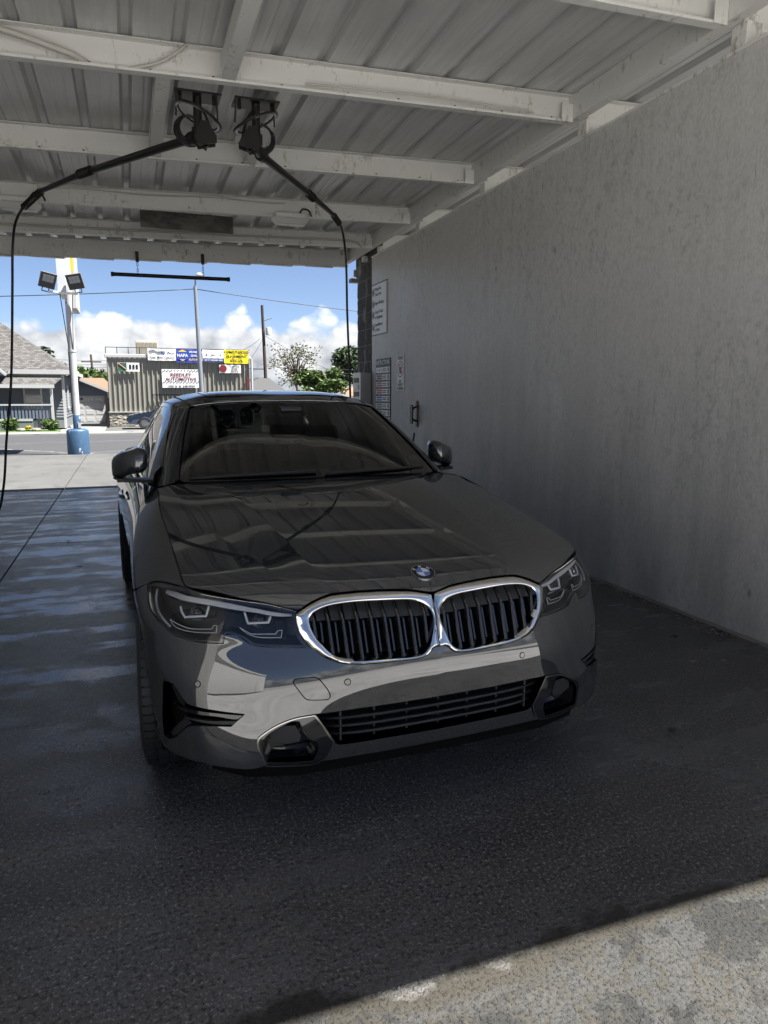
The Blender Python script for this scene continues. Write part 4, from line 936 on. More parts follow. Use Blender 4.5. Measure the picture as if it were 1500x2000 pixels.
# ---------------------------------------------------------------- ground
def struct(o): o['kind'] = 'structure'; return o
M_FLOOR = mat('wet_bay_floor', (.06, .06, .06), .4)
k = N(M_FLOOR); c = k.co(); sx = k.n('ShaderNodeSeparateXYZ', {'Vector': c})
big = k.noise(c, .9, 5, .6); mid = k.noise(c, 5, 5, .6); fine = k.noise(c, 130, 3, .65); grit = k.vor(c, 210, out='Distance'); streak = k.noise(k.co((.55, 2.6, 1)), 1.6, 4, .6)
dry = k.ramp(k.math('ADD', k.math('MULTIPLY', big, .55), k.math('MULTIPLY', streak, .45)), (.40, 0.), (.62, 1.))
base = k.mix(dry, (.032, .029, .025), (.120, .112, .100)); base = k.mix(k.ramp(fine, (.40, 0.), (.68, 1.)), base, k.mix(.6, base, (.17, .165, .16)))
glint = k.ramp(k.noise(c, 88, 2, .65), (.55, 0.), (.67, 1.)); base = k.mix(k.math('MULTIPLY', glint, .8), base, (.30, .29, .27)); pit = k.ramp(k.noise(c, 74, 2, .6), (.36, 1.), (.48, 0.)); base = k.mix(k.math('MULTIPLY', pit, .7), base, (.008, .008, .008))  # wet glints put into the colour as pale flecks, then dark pits
rgh = k.ramp(k.math('ADD', k.math('MULTIPLY', dry, .6), k.math('MULTIPLY', mid, .5)), (.25, .09), (.85, .42))
# dry weathered concrete outside the bay mouth: a worn pale skin broken away in flakes, ochre wash stains, a ragged damp edge
n1 = k.noise(c, 2.2, 6, .65, .8); n2 = k.noise(c, 11, 7, .68, 1.6); n3 = k.noise(c, 75, 3, .6); flk = k.noise(c, 4.5, 9, .72, .4)
col = k.mix(k.ramp(flk, (.475, 0.), (.50, 1.)), (.017, .0165, .0155), (.046, .0455, .043)); col = k.mix(k.ramp(n2, (.52, 0.), (.56, .75)), col, (.040, .035, .023)); col = k.mix(k.ramp(n1, (.50, 0.), (.60, .4)), col, (.062, .058, .05)); col = k.mix(k.ramp(n3, (.40, .7), (.52, 0.)), col, (.028, .027, .025)); col = k.mix(k.ramp(n3, (.60, 0.), (.68, .4)), col, (.07, .069, .066))
wet = k.math('ADD', sx.outputs[1], k.math('ADD', k.math('MULTIPLY', n1, .30), k.math('MULTIPLY', flk, .22))); wm = k.math('MULTIPLY', k.math('SUBTRACT', wet, 1.675), 30., True)
damp = k.math('MULTIPLY', k.math('SUBTRACT', wet, 1.60), 25., True); col = k.mix(k.math('MULTIPLY', damp, .8), col, (.034, .029, .020))
wl = k.math('MULTIPLY', k.ramp(k.math('ADD', k.math('MULTIPLY', streak, .7), k.math('MULTIPLY', mid, .3)), (.47, 0.), (.56, 1.)), k.math('MULTIPLY', k.math('SUBTRACT', .35, sx.outputs[0]), 2.2, True))      # films of standing water on the left, where the bay drains
base = k.mix(k.math('MULTIPLY', wl, .25), base, (.030, .030, .031)); rgh = k.mix(wl, rgh, .07)
k.l(k.mix(wm, col, base), 'Base Color'); k.l(k.mix(wm, .85, rgh), 'Roughness')
k.l(k.math('ADD', k.math('MULTIPLY', k.math('MULTIPLY', wl, wm), .5), .5), 'Specular IOR Level')
h1 = k.math('ADD', k.math('MULTIPLY', fine, .5), k.math('MULTIPLY', glint, .5)); bmp = k.bump(k.math('ADD', h1, k.math('MULTIPLY', mid, .6)), 1., .009); k.t.links.new(k.math('SUBTRACT', 1., k.math('MULTIPLY', wl, .86)), k.b.inputs['Normal'].links[0].from_node.inputs['Strength'])
def concrete(name, a, b, stain, rough=.85):
    m = mat(name, a, rough); k = N(m); c = k.co(); n1 = k.noise(c, .8, 6, .62, .4); n2 = k.noise(k.co((1, .35, 1)), 3.2, 6, .65, .6); n3 = k.noise(c, 60, 3)
    col = k.mix(k.ramp(n1, (.35, 0.), (.65, 1.)), a, b); col = k.mix(k.ramp(n2, (.52, 0.), (.68, .7)), col, stain); col = k.mix(k.ramp(n3, (.3, .25), (.7, 0.)), col, (.10, .10, .095)); k.l(col, 'Base Color')
    cr = k.vor(k.co((.30, .42, 1)), 1.1, 'DISTANCE_TO_EDGE'); k.bump(k.math('ADD', k.math('MULTIPLY', n3, .4), n2), .35, .01); return m
M_CONC = concrete('old_concrete', (.068, .066, .062), (.09, .088, .082), (.048, .046, .043))
M_BOUNCE = concrete('pale_bounce_concrete', (.42, .415, .405), (.55, .545, .53), (.30, .295, .285))  # unseen front apron, made this pale to bounce sunlight into the bay
M_WALK = concrete('pavement', (.18, .177, .167), (.23, .227, .217), (.13, .127, .12))
M_ROAD = mat('asphalt', (.055, .055, .057), .85); k = N(M_ROAD); c = k.co(); n1 = k.noise(k.co((.25, 1.6, 1)), 1.2, 6, .6); cr = k.vor(k.n('ShaderNodeMix', {0: .3, 4: c, 5: k.noise(c, 1.5, 4, out='Color')}, data_type='VECTOR').outputs[1], .35, 'DISTANCE_TO_EDGE')
col = k.mix(n1, (.026, .026, .027), (.062, .062, .063)); col = k.mix(k.ramp(cr, (.0, .9), (.012, 0.)), col, (.18, .175, .17)); k.l(col, 'Base Color'); k.bump(k.noise(c, 60), .3, .01)
M_LAWN = mat('lawn', (.05, .11, .02), .9); k = N(M_LAWN); k.l(k.mix(k.noise(k.co(), 9, 4), (.035, .075, .015), (.09, .15, .035)), 'Base Color')
M_DIRT = mat('dry_ground', (.34, .325, .30), .95)
m = MB(); m.box((-900, -900, -.30), (900, 1500, -.06)); struct(m.build('ground', M_DIRT))
def slabs(name, xs, ys, z, mt, gap=.010, h=.10, seedz=.0):
    e = empty(name, (0, 0, 0)); struct(e)
    for i in range(len(xs) - 1):
        for j in range(len(ys) - 1):
            m = MB(); dz = random.uniform(-seedz, seedz); m.box((xs[i] + gap / 2, ys[j] + gap / 2, z - h), (xs[i + 1] - gap / 2, ys[j + 1] - gap / 2, z + dz), bev=.004); m.build('slab', mt, e)
    return e
m = MB(); m.box((-14, -14, -.05), (16, 18.3, -.028)); struct(m.build('joint_bed', mat('joint_filler', (.04, .038, .035), .95)))
slabs('bay_floor', [-6.5, -1.0, 3.5, 9.0], [.52, 9.2], 0, M_FLOOR)
slabs('rear_threshold', [-6.5, -1.0, 3.5, 9.0], [9.2, 11.55], -.001, M_FLOOR, .012)
slabs('rear_apron', [-12, -6.2, -1.0, 3.6, 8.6, 14], [11.55, 15.2, 18.35], -.002, M_CONC, .016, seedz=.003)
slabs('front_apron', [-9, -4, 4.2, 9.5], [-14, -9, -4.2, .52], -.003, M_BOUNCE, .014)
m = MB(); m.box((-120, 18.5, -.12), (120, 28.4, -.03)); struct(m.build('road', M_ROAD))
m = MB(); m.box((-120, 18.352, -.10), (120, 18.49, -.006)); struct(m.build('near_gutter', M_CONC))
m = MB(); m.box((-120, 28.41, -.1), (-5.6, 28.58, .09), bev=.02); m.box((-2.2, 28.41, -.1), (120, 28.58, -.012), bev=.006); struct(m.build('far_kerb', M_WALK))
m = MB(); m.box((-120, 28.59, -.1), (120, 30.0, -.001)); struct(m.build('far_pavement', M_WALK))
m = MB(); m.add([(-2.55, 30.01, .0), (-.95, 30.01, .0), (-.95, 39.2, .0), (-3.3, 39.2, .0), (-2.4, 34, 0)], [(0, 1, 2, 3, 4)]); struct(m.build('driveway', M_WALK))
m = MB(); m.add([(-60, 30.01, .0), (-2.6, 30.01, .0), (-2.6, 31.8, 0), (-60, 31.8, .0)], [(0, 1, 2, 3)]); struct(m.build('front_lawn', M_LAWN))
m = MB(); m.add([(-.94, 30.01, -.004), (60, 30.01, -.004), (60, 90, -.004), (-.94, 90, -.004)], [(0, 1, 2, 3)]); struct(m.build('shop_yard', M_CONC))
# ---------------------------------------------------------------- wash bay walls
M_WALL = mat('bay_wall_paint', (.42, .41, .385), .42); k = N(M_WALL); c = k.co(); sx = k.n('ShaderNodeSeparateXYZ', {'Vector': c})
st = k.noise(k.co((1, 3.2, .16)), 3.0, 7, .68, .3); st2 = k.noise(k.co((1, 16, .5)), 3.5, 5, .7); bl = k.noise(c, .8, 5, .6); fn = k.noise(k.co((1, 1, .45)), 70, 3)
hgt = k.math('SUBTRACT', 1., k.math('MULTIPLY', sx.outputs[2], .42), True)
col = k.mix(k.ramp(bl, (.3, 0.), (.7, 1.)), (.56, .55, .525), (.63, .62, .595)); col = k.mix(k.math('MULTIPLY', k.ramp(st, (.48, 0.), (.74, .6)), .7), col, (.43, .42, .395)); col = k.mix(k.ramp(st2, (.55, 0.), (.78, .16)), col, (.40, .39, .37))
col = k.mix(k.math('MULTIPLY', hgt, k.ramp(k.noise(k.co((1, 2, .5)), 1.6, 6, .65), (.30, .25), (.62, .85))), col, (.26, .255, .24))     # darker towards the bottom, broken up by noise
yz = lambda a, b: k.n('ShaderNodeCombineXYZ', {0: k.math('MULTIPLY', sx.outputs[1], a), 1: k.math('MULTIPLY', sx.outputs[2], b)}).outputs[0]
v2 = lambda a, b, sc: k.n('ShaderNodeTexVoronoi', {'Vector': yz(a, b), 'Scale': sc}, voronoi_dimensions='2D').outputs['Distance']
drip = k.ramp(v2(9, .55, 1.5), (.0, .75), (.10, 0.)); col = k.mix(k.math('MULTIPLY', drip, k.ramp(k.noise(c, 1.4, 3), (.48, 0.), (.60, .75))), col, (.22, .215, .20)); spot = k.ramp(v2(1, .5, 2.1), (.0, .85), (.040, 0.)); col = k.mix(k.math('MULTIPLY', spot, k.ramp(k.noise(c, 2.2, 2), (.52, 0.), (.62, 1.))), col, (.05, .048, .044)); mott = k.ramp(k.noise(k.co((1, 1, .7)), 22, 6, .7), (.50, 0.), (.66, .55)); col = k.mix(k.math('MULTIPLY', mott, k.ramp(k.noise(c, 1.1, 4, .6), (.40, .15), (.62, 1.))), col, (.25, .245, .23)); scr = k.ramp(k.noise(k.co((1, 34, .5), rot=(radians(4), 0, 0)), 1.3, 2, .5), (.735, 0.), (.75, .5)); col = k.mix(scr, col, (.20, .195, .18))
dash = k.ramp(v2(2.6, .5, 3.1), (.0, .9), (.06, 0.)); col = k.mix(k.math('MULTIPLY', dash, k.ramp(k.noise(c, 3.1, 2), (.55, 0.), (.6, 1.))), col, (.60, .59, .56))
col = k.mix(k.ramp(fn, (.35, .22), (.6, 0.)), col, (.2, .195, .18)); k.l(col, 'Base Color'); k.l(k.ramp(bl, (.3, .34), (.7, .55)), 'Roughness'); k.bump(k.math('ADD', k.math('MULTIPLY', fn, .5), k.math('MULTIPLY', st2, .5)), .22, .004)
M_STEEL = mat('cream_painted_steel', (.66, .64, .58), .5); k = N(M_STEEL); c = k.co(); n1 = k.noise(c, 4, 6, .65); n2 = k.noise(k.co((1, 1, .3)), 24, 5, .7); rust = k.ramp(k.math('MULTIPLY', n1, n2), (.30, 0.), (.44, .85)); crk = k.vor(k.n('ShaderNodeMix', {0: .35, 4: c, 5: k.noise(c, 9, 4, out='Color')}, data_type='VECTOR').outputs[1], 2.3, 'DISTANCE_TO_EDGE')
col = k.mix(n1, (.63, .62, .585), (.74, .73, .695)); col = k.mix(rust, col, (.20, .16, .11)); col = k.mix(k.math('MULTIPLY', k.ramp(crk, (.0, 1.), (.006, 0.)), k.ramp(n1, (.48, 0.), (.58, .8))), col, (.10, .09, .08)); k.l(col, 'Base Color'); k.bump(n2, .2, .004)
M_SHEET = mat('weathered_roof_sheet', (.42, .41, .39), .36, .15); k = N(M_SHEET); c = k.co(); s1 = k.noise(k.co((7, .35, 1)), 2.0, 6, .65, .4); s2 = k.noise(k.co((1, 1, 1)), 1.3, 5); s3 = k.noise(k.co((26, 1.5, 1)), 2.0, 4, .7)
col = k.mix(k.ramp(s1, (.38, 0.), (.66, 1.)), (.53, .53, .52), (.63, .63, .62)); col = k.mix(k.ramp(s3, (.55, 0.), (.75, .35)), col, (.69, .69, .685)); col = k.mix(k.ramp(s2, (.52, 0.), (.72, .4)), col, (.42, .415, .40)); k.l(col, 'Base Color'); k.l(k.ramp(s1, (.3, .30), (.7, .48)), 'Roughness'); k.bump(k.math('ADD', s2, k.math('MULTIPLY', s1, .3)), .25, .02)
M_DARKB = mat('dark_board', (.045, .042, .038), .7); k = N(M_DARKB); k.l(k.mix(k.ramp(k.noise(k.co((1, 1, 2)), 4, 6, .6, .8), (.4, 0.), (.62, 1.)), (.06, .056, .05), (.15, .14, .125)), 'Base Color')
M_CMU = mat('split_block', (.09, .085, .08), .95); k = N(M_CMU); c = k.co(); n1 = k.noise(c, 16, 6, .7); eff = k.ramp(k.noise(k.co((1, 1.2, .5)), 3, 5, .65), (.56, 0.), (.68, .8)); k.l(k.mix(eff, k.mix(n1, (.045, .042, .040), (.13, .125, .115)), (.34, .33, .31)), 'Base Color'); k.bump(n1, 1., .03)
M_MORT = mat('mortar', (.30, .29, .27), .95)
M_STAIN = mat('brushed_steel', (.34, .34, .33), .32, .9)
M_WSIGN = mat('sign_white', (.74, .74, .72), .4); M_INK = mat('sign_ink', (.015, .015, .016), .5); M_SIGNRED = mat('sign_red', (.45, .02, .02), .45); M_SBLUE = mat('sign_blue', (.03, .07, .38), .45); M_SGREEN = mat('sign_green', (.02, .16, .05), .45); M_SYEL = mat('sign_yellow', (.80, .66, .02), .5)
M_HOSE = mat('black_hose', (.012, .012, .013), .4); M_IRON = mat('oily_iron', (.022, .020, .018), .42, .5)
XW = 3.34
w_ = empty('bay_wall', (XW + .09, 6, 0)); tag(w_, 'tall grey painted wash bay wall on the right of the sedan', 'wall')
def local(o, p): o.parent = p; o.matrix_parent_inverse = p.matrix_world.inverted() if False else Matrix.Translation(-Vector(p.location)); return o
def add(m, name, mt, p, smooth=False): return local(m.build(name, mt, None, smooth), p)
m = MB(); m.box((XW, .85, -.05), (XW + .16, 9.93, 3.315)); add(m, 'wall_panel', M_WALL, w_)
m = MB(); m.box((XW - .008, .85, 3.316), (XW + .17, 9.94, 3.335), bev=.003); add(m, 'wall_cap', M_STEEL, w_)
m = MB(); m.box((XW - .012, .86, .0), (XW - .001, 9.92, .018)); add(m, 'base_sealant', mat('dirty_sealant', (.22, .20, .17), .9), w_)
cb_ = empty('block_pier', (3.50, 10.3, 0)); tag(cb_, 'rough dark concrete block pier at the far end of the bay wall', 'pier')
zc = 0.
for i in range(15):
    z0, z1 = i * .238, i * .238 + .228
    for j, (y0, y1) in enumerate(((9.945, 10.36), (10.368, 10.80))):
        m = MB(); ny, nz = 8, 5
        P = [[(3.40 + random.uniform(-.012, .006) * (0 < a < nz and 0 < b < ny), y0 + (y1 - y0) * b / ny, z0 + (z1 - z0) * a / nz) for b in range(ny + 1)] for a in range(nz + 1)]
        m.grid(P)
        Q = [[(3.40 + .19 * b / 4, y1 + random.uniform(-.004, .022) * (0 < a < nz), z0 + (z1 - z0) * a / nz) for b in range(5)] for a in range(nz + 1)]
        if j == 1: m.grid(Q)
        m.box((3.402, y0, z0), (3.59, y1 - .004, z1)); add(m, 'block', M_CMU, cb_)
m = MB(); m.box((3.408, 9.95, 0), (3.588, 10.79, 3.57)); add(m, 'mortar_core', M_MORT, cb_)
wl = empty('bay_wall', (-2.04, 6, 0)); tag(wl, 'grey painted wash bay wall to the left of the sedan', 'wall')
m = MB(); m.box((-2.12, .85, -.05), (-1.96, 10.7, 3.17)); add(m, 'wall_panel', M_WALL, wl)
m = MB(); m.box((-2.13, .85, 3.171), (-1.95, 10.7, 3.19)); add(m, 'wall_cap', M_STEEL, wl)
# ---------------------------------------------------------------- canopy roof
RF = empty('canopy_roof', (.7, 6, 3.5)); tag(RF, 'ribbed sheet metal roof on cream steel purlins over the wash bay', 'roof')
zr = lambda x, y: 3.637 - .0075 * (y - 3.5) - .026 * (3.3 - x)
X0, X1, Y0, Y1 = -3.0, 9.4, .53, 10.98
RAFT = Y1
x = X0; i = 0
while x < X1 - .01:
    prof = []
    for k_ in range(3):
        a = x + k_ * .305
        prof += [(a, 0), (a + .022, .038), (a + .066, .038), (a + .088, 0), (a + .160, 0), (a + .168, .0026), (a + .180, .0026), (a + .188, 0), (a + .232, 0), (a + .24, .0026), (a + .252, .0026), (a + .26, 0)]
    prof.append((x + .925, 0)); off = .0025 * (i % 2)
    ys_ = np.linspace(Y0, Y1, 8); m = MB()
    for t_ in (0, .0018):
        m.grid([[(px_, yy, zr(px_, yy) + pz + off + t_ + .002 * sin(yy * 1.7 + i)) for px_, pz in prof] for yy in ys_])
    add(m, 'roof_sheet', M_SHEET, RF); x += .915; i += 1
def cbeam(y, dep, xa, xb, lip=.055, name='purlin', t=.006):
    """C channel along x: web, flanges turned towards the bay mouth, end gusset"""
    m = MB(); za = lambda x_: zr(x_, y) - .004
    for xa_, xb_ in ((xa, xb),):
        def q(x_, dy, dz): return (x_, y + dy, za(x_) + dz)
        for (d0, d1, z0_, z1_) in ((0, t, -dep, 0), (-lip, 0, -dep, -dep + t), (-lip, 0, -t, 0), (-lip, -lip + t, -dep + t, -dep + .016)):
            m.add([q(xa_, d0, z0_), q(xb_, d0, z0_), q(xb_, d1, z0_), q(xa_, d1, z0_), q(xa_, d0, z1_), q(xb_, d0, z1_), q(xb_, d1, z1_), q(xa_, d1, z1_)], [(0, 3, 2, 1), (4, 5, 6, 7), (0, 1, 5, 4), (1, 2, 6, 5), (2, 3, 7, 6), (3, 0, 4, 7)])
    return add(m, name, M_STEEL, RF)
BY = [2.02, 3.507, 4.986, 6.62, 8.28, 9.69]
for y in BY: cbeam(y, .19, X0 + .1, 3.245)
for y in BY: cbeam(y, .19, 3.42, X1 - .1)
cbeam(10.84, .25, X0, 3.245, .07, 'rear_fascia_beam'); cbeam(10.84, .25, 3.42, X1, .07, 'rear_fascia_beam'); cbeam(.61, .22, X0, X1, .07, 'front_fascia_beam')
for y in BY:      # welded end plates where purlins meet the edge channel
    m = MB(); z = zr(3.2, y); m.box((3.150, y - .062, z - .196), (3.243, y - .056, z - .07)); add(m, 'end_plate', M_STEEL, RF)
m = MB(); A = zr(3.25, .8); B = zr(3.25, 11)
for dx0, dx1, z0_, z1_ in ((3.246, 3.254, -.175, -.002), (3.254, 3.32, -.175, -.169), (3.254, 3.32, -.012, -.004)):
    m.add([(dx0, .8, A + z0_), (dx1, .8, A + z0_), (dx1, 11, B + z0_), (dx0, 11, B + z0_), (dx0, .8, A + z1_), (dx1, .8, A + z1_), (dx1, 11, B + z1_), (dx0, 11, B + z1_)], [(0, 3, 2, 1), (4, 5, 6, 7), (0, 1, 5, 4), (1, 2, 6, 5), (2, 3, 7, 6), (3, 0, 4, 7)])
add(m, 'edge_channel', M_STEEL, RF)
for y in BY + [10.4]:
    m = MB(); m.box((XW - .004, y - .11, 3.336), (XW + .115, y + .0, zr(3.3, y) - .176), bev=.004); add(m, 'wall_post', M_STEEL, RF)
    m = MB(); m.box((-2.10, y - .11, 3.19), (-1.98, y, zr(-2, y) - .2), bev=.004); add(m, 'wall_post', M_STEEL, RF)
def strut(x_, ya, yb, name='bridging_channel'):
    m = MB(); za, zb = zr(x_, ya), zr(x_, yb)
    for d0, d1, z0_, z1_ in ((-.045, .045, -.185, -.179), (-.045, -.039, -.179, -.06), (.039, .045, -.179, -.06)):
        m.add([(x_ + d0, ya, za + z0_), (x_ + d1, ya, za + z0_), (x_ + d1, yb, zb + z0_), (x_ + d0, yb, zb + z0_), (x_ + d0, ya, za + z1_), (x_ + d1, ya, za + z1_), (x_ + d1, yb, zb + z1_), (x_ + d0, yb, zb + z1_)], [(0, 3, 2, 1), (4, 5, 6, 7), (0, 1, 5, 4), (1, 2, 6, 5), (2, 3, 7, 6), (3, 0, 4, 7)])
    add(m, name, M_STEEL, RF)
strut(.70, 3.52, 4.925); strut(.31, 5.0, 6.56); strut(1.09, 5.0, 6.56); strut(.70, 2.03, 3.45)
for xx in np.arange(-1.75, 3.1, .62):
    m = MB(); z = zr(xx, 10.84) - .262; m.box((xx, 10.775, z), (xx + .42, 10.83, z + .010)); m.build; add(m, 'gutter_plate', M_STEEL, RF)
for y in (4.93, 6.56):   # bolts through the purlin flange
    for xx in np.arange(-.6, 3.1, .41):
        m = MB(); z = zr(xx, y) - .19; m.lathe([(0, .018), (.009, .018), (.009, .0)], (xx + random.uniform(-.05, .05), y + .02, z + .004), 'Z', 8); add(m, 'purlin_bolt', M_IRON, RF)
# surface conduits and cable
M_COND = mat('painted_conduit', (.50, .48, .43), .45)
def cond(pts, r, name, label, mt=M_COND):
    q = curve(np.array(pts), .06, 30, closed=False); m = MB(); m.tube([tuple(p) for p in q], r, 10); o = m.build(name, mt, None, True); tag(o, label, 'conduit'); return o
zz = lambda x_, y_, d: (x_, y_ - .062, zr(x_, y_) - d)
cond([zz(-1.9, 4.93, .07), zz(-1.2, 4.93, .06), zz(-.7, 4.93, .065), zz(-.45, 4.95, .10), zz(-.20, 4.97, .155), (-.12, 4.975, zr(-.1, 5) - .17)], .018, 'conduit', 'fat cream conduit curving down onto the second purlin at upper left')
cond([(.02, 4.975, zr(0, 5) - .185), (.14, 4.95, zr(.1, 5) - .17), (.30, 4.94, zr(.3, 5) - .12), (.42, 4.93, zr(.4, 5) - .04), (.45, 4.93, zr(.4, 5) - .01)], .010, 'conduit', 'thin grey conduit bending up from the second purlin to the roof')
cond([(x_, 8.225, zr(x_, 8.25) - .05 - .01 * sin(x_ * 5)) for x_ in np.linspace(-.75, 1.75, 14)], .006, 'cable', 'slack cable clipped along the purlin between the two ceiling lamps', M_HOSE if False else M_COND)
cond([(x_, 9.62, zr(x_, 9.65) - .12) for x_ in np.linspace(-1.9, 2.9, 8)] + [(3.05, 9.63, zr(3, 9.65) - .14), (3.10, 9.64, zr(3, 9.65) - .20)], .014, 'conduit', 'long cream conduit running along the farthest inner purlin')
cond([(x_, 4.915, zr(x_, 4.93) - .155 - .012 * sin(x_ * 2.4)) for x_ in np.linspace(1.2, 2.9, 12)], .007, 'cable', 'grey cable sagging along the second purlin near the right wall')
# ceiling lamps
def ceil_lamp(x_, y_, label):
    z = zr(x_, y_) - .20; e = empty('ceiling_lamp', (x_, y_, z)); tag(e, label, 'lamp', 'ceiling lamps')
    m = MB(); m.box((-.18, -.06, -.02), (.18, .06, .03), bev=.01); m.build('lamp_body', M_STEEL, e)
    m = MB(); m.grid([[(sx_ * a, sy_ * b, z_) for sx_, sy_ in ((-1, -1), (1, -1), (1, 1), (-1, 1))] for a, b, z_ in ((.19, .075, -.02), (.20, .08, -.035), (.155, .06, -.085), (.14, .045, -.09))], closed=True); m.add([(-.14, -.045, -.09), (.14, -.045, -.09), (.14, .045, -.09), (-.14, .045, -.09)], [(0, 1, 2, 3)]); m.build('lamp_lens', mat('frosted_lens', (.55, .55, .53), .3), e, smooth=20)
    m = MB(); m.tube([tuple(p) for p in curve(np.array([(.10, 0, .03), (.14, .0, .09), (.21, 0, .08), (.24, .0, .02)]), .03, 90, closed=False)], .009, 8); m.build('lamp_cable', M_IRON, e, True)
    return e
ceil_lamp(-.92, 8.19, 'prismatic ceiling lamp at the far left behind the boom spring'); ceil_lamp(1.80, 8.19, 'prismatic ceiling lamp beside the right boom arm')
m = MB(); m.box((.23, 8.99, zr(.7, 9) - .225), (1.28, 9.01, zr(.7, 9) - .035)); tag(m.build('notice_board', M_DARKB), 'dark blank board fixed under the roof between two purlins', 'board')
# clearance bar on chains
cl = empty('clearance_bar', (.66, 10.74, 3.03)); tag(cl, 'dark clearance bar hanging on two chains across the bay exit', 'bar')
m = MB(); m.tube([(-.78, 0, 0), (.78, 0, .012)], .026, 14); m.tube([(-.80, 0, 0), (-.76, 0, 0)], .031, 14); m.tube([(.76, 0, .012), (.80, 0, .012)], .031, 14); m.build('bar_tube', M_IRON, cl, 40)
for xx in (-.45, .43):
    m = MB(); top_ = zr(.66 + xx, 10.8) - .255 - 3.03
    m.box((xx - .022, .0, top_ - .04), (xx + .022, .02, top_ + .10), bev=.003); m.build('hanger_bracket', M_IRON, cl)
    n_ = max(2, int((top_ - .04) / .032))
    for i in range(n_):
        zc_ = .03 + (top_ - .06) * i / max(1, n_ - 1); m = MB(); A = np.linspace(0, 2 * pi, 13)
        m.tube([(xx + (.011 * cos(a) if i % 2 else 0), .01 + (0 if i % 2 else .011 * cos(a)), zc_ + .022 * sin(a)) for a in A], .0035, 6, caps=False); m.build('chain_link', M_IRON, cl, True)
# ---------------------------------------------------------------- hose booms
def boom(x_, y_, pts, hose, springs, flip, label, hl_):
    z = zr(x_, y_) - .195; b = empty('hose_boom', (x_, y_, z)); tag(b, label, 'boom', 'ceiling hose booms'); L_ = lambda P: [tuple(np.array(p) - (x_, y_, z)) for p in P]
    m = MB(); m.box((-.15, -.09, -.012), (.15, .09, 0)); m.build('mount_plate', M_IRON, b)
    for bx in (-.11, .11):
        m = MB(); m.lathe([(0, -.05), (.012, -.05), (.012, 0)], (bx, .0, 0), 'Z', 8); m.build('mount_bolt', M_IRON, b)
    m = MB(); m.tube([(0, 0, 0), (0, 0, -.30)], .028, 14); m.tube([(0, 0, -.20), (0, 0, -.26)], .042, 14); m.build('swivel_pipe', M_IRON, b, 40)
    m = MB(); A = np.linspace(0, 2 * pi, 41); ax = Matrix.Rotation(radians(24 * flip), 3, 'Y'); rows = [[tuple(ax @ Vector((r * cos(a), r * sin(a), h_)) + Vector((0, 0, -.13))) for a in A] for r, h_ in ((.135, 0), (.165, 0), (.165, .010), (.135, .010), (.135, 0))]
    m.grid(rows); rg = m.build('hose_guard_ring', M_IRON, b, 30)
    m = MB(); m.grid([[tuple(ax @ Vector((r * cos(a), r * sin(a), -.002)) + Vector((0, 0, -.13))) for a in A] for r in (.142, .150)]); m.build('guard_stripe', M_GREYP, rg)
    for yy_ in (-.045, .037):
        m = MB(); m.prism([(.015 * flip, -.16), (.055 * flip, -.16), (.115 * flip, -.25), (.115 * flip, -.29), (.0, -.32), (-.03 * flip, -.27)], yy_, yy_ + .008); m.build('bracket_cheek', M_IRON, b)
    m = MB(); m.box((min(0, .115 * flip), -.04, -.275), (max(0, .115 * flip), .04, -.268)); m.build('bracket_web', M_IRON, b)
    for q in range(3):
        A3 = np.linspace(0, 2 * pi, 25); m = MB(); m.tube([(-.05 * flip + (.07 + .012 * q) * cos(a), .05 + .025 * q + .02 * sin(a), -.19 + (.085 + .008 * q) * sin(a)) for a in A3], .009, 7); m.build('hose_loop', M_HOSE, b, True)
    m = MB(); m.tube([(.0, .02, -.02), (.06 * flip, .05, -.10), (.09 * flip, .03, -.22), (.04 * flip, .0, -.33)], .010, 7); m.build('feed_hose', M_HOSE, b, True)
    for sx_ in (-.13, .13):
        m = MB(); m.tube([(sx_, .03, 0), (sx_ * 1.05, .05, -.12)], .006, 6); m.build('ring_stay', M_IRON, b)
    m = MB(); m.tube([(.05 * flip, 0, -.20), (.05 * flip, 0, -.31)], .014, 8); m.lathe([(.0, -.24), (.022, -.24), (.022, -.26), (0, -.26)], (.05 * flip, 0, 0), 'Z', 10); m.build('coupling', M_DCHROME, b, 40)
    m = MB(); d = (Vector(pts[1]) - Vector(pts[0])).normalized(); s0 = Vector(L_([pts[0]])[0]); m.tube([s0 - d * .03, s0 + d * .03], .042, 20); m.build('pulley', M_IRON, b, 40) if flip > 0 else m.build('pulley', M_IRON, b, 40)
    m = MB(); m.tube([(0, 0, -.28), tuple(s0)], .036, 12); m.build('knuckle', M_IRON, b, 40)
    m = MB(); m.tube(L_(pts), [.030] + [.026] * (len(pts) - 2) + [.020], 12); m.build('boom_arm', M_IRON, b, 40)
    for (p, q, r_) in springs:
        p, q = Vector(L_([p])[0]), Vector(L_([q])[0]); n_ = 12; T = np.linspace(0, 1, n_ * 12); ax_ = (q - p).normalized(); u_ = ax_.orthogonal().normalized(); v_ = ax_.cross(u_)
        m = MB(); m.tube([p + (q - p) * t + (u_ * cos(2 * pi * n_ * t) + v_ * sin(2 * pi * n_ * t)) * r_ for t in T], .006, 6); m.build('bend_spring', M_IRON, b, True)
    hs = curve(np.array(hose), .06, 120, closed=False); m = MB(); m.tube([tuple(p) for p in hs], .012, 10); o = m.build('wash_hose', M_HOSE, None, True); tag(o, hl_, 'hose', 'hanging wash hoses')
B1 = [(.50, 5.22, 3.10), (-.20, 6.34, 3.13), (-.62, 7.12, 3.14)]
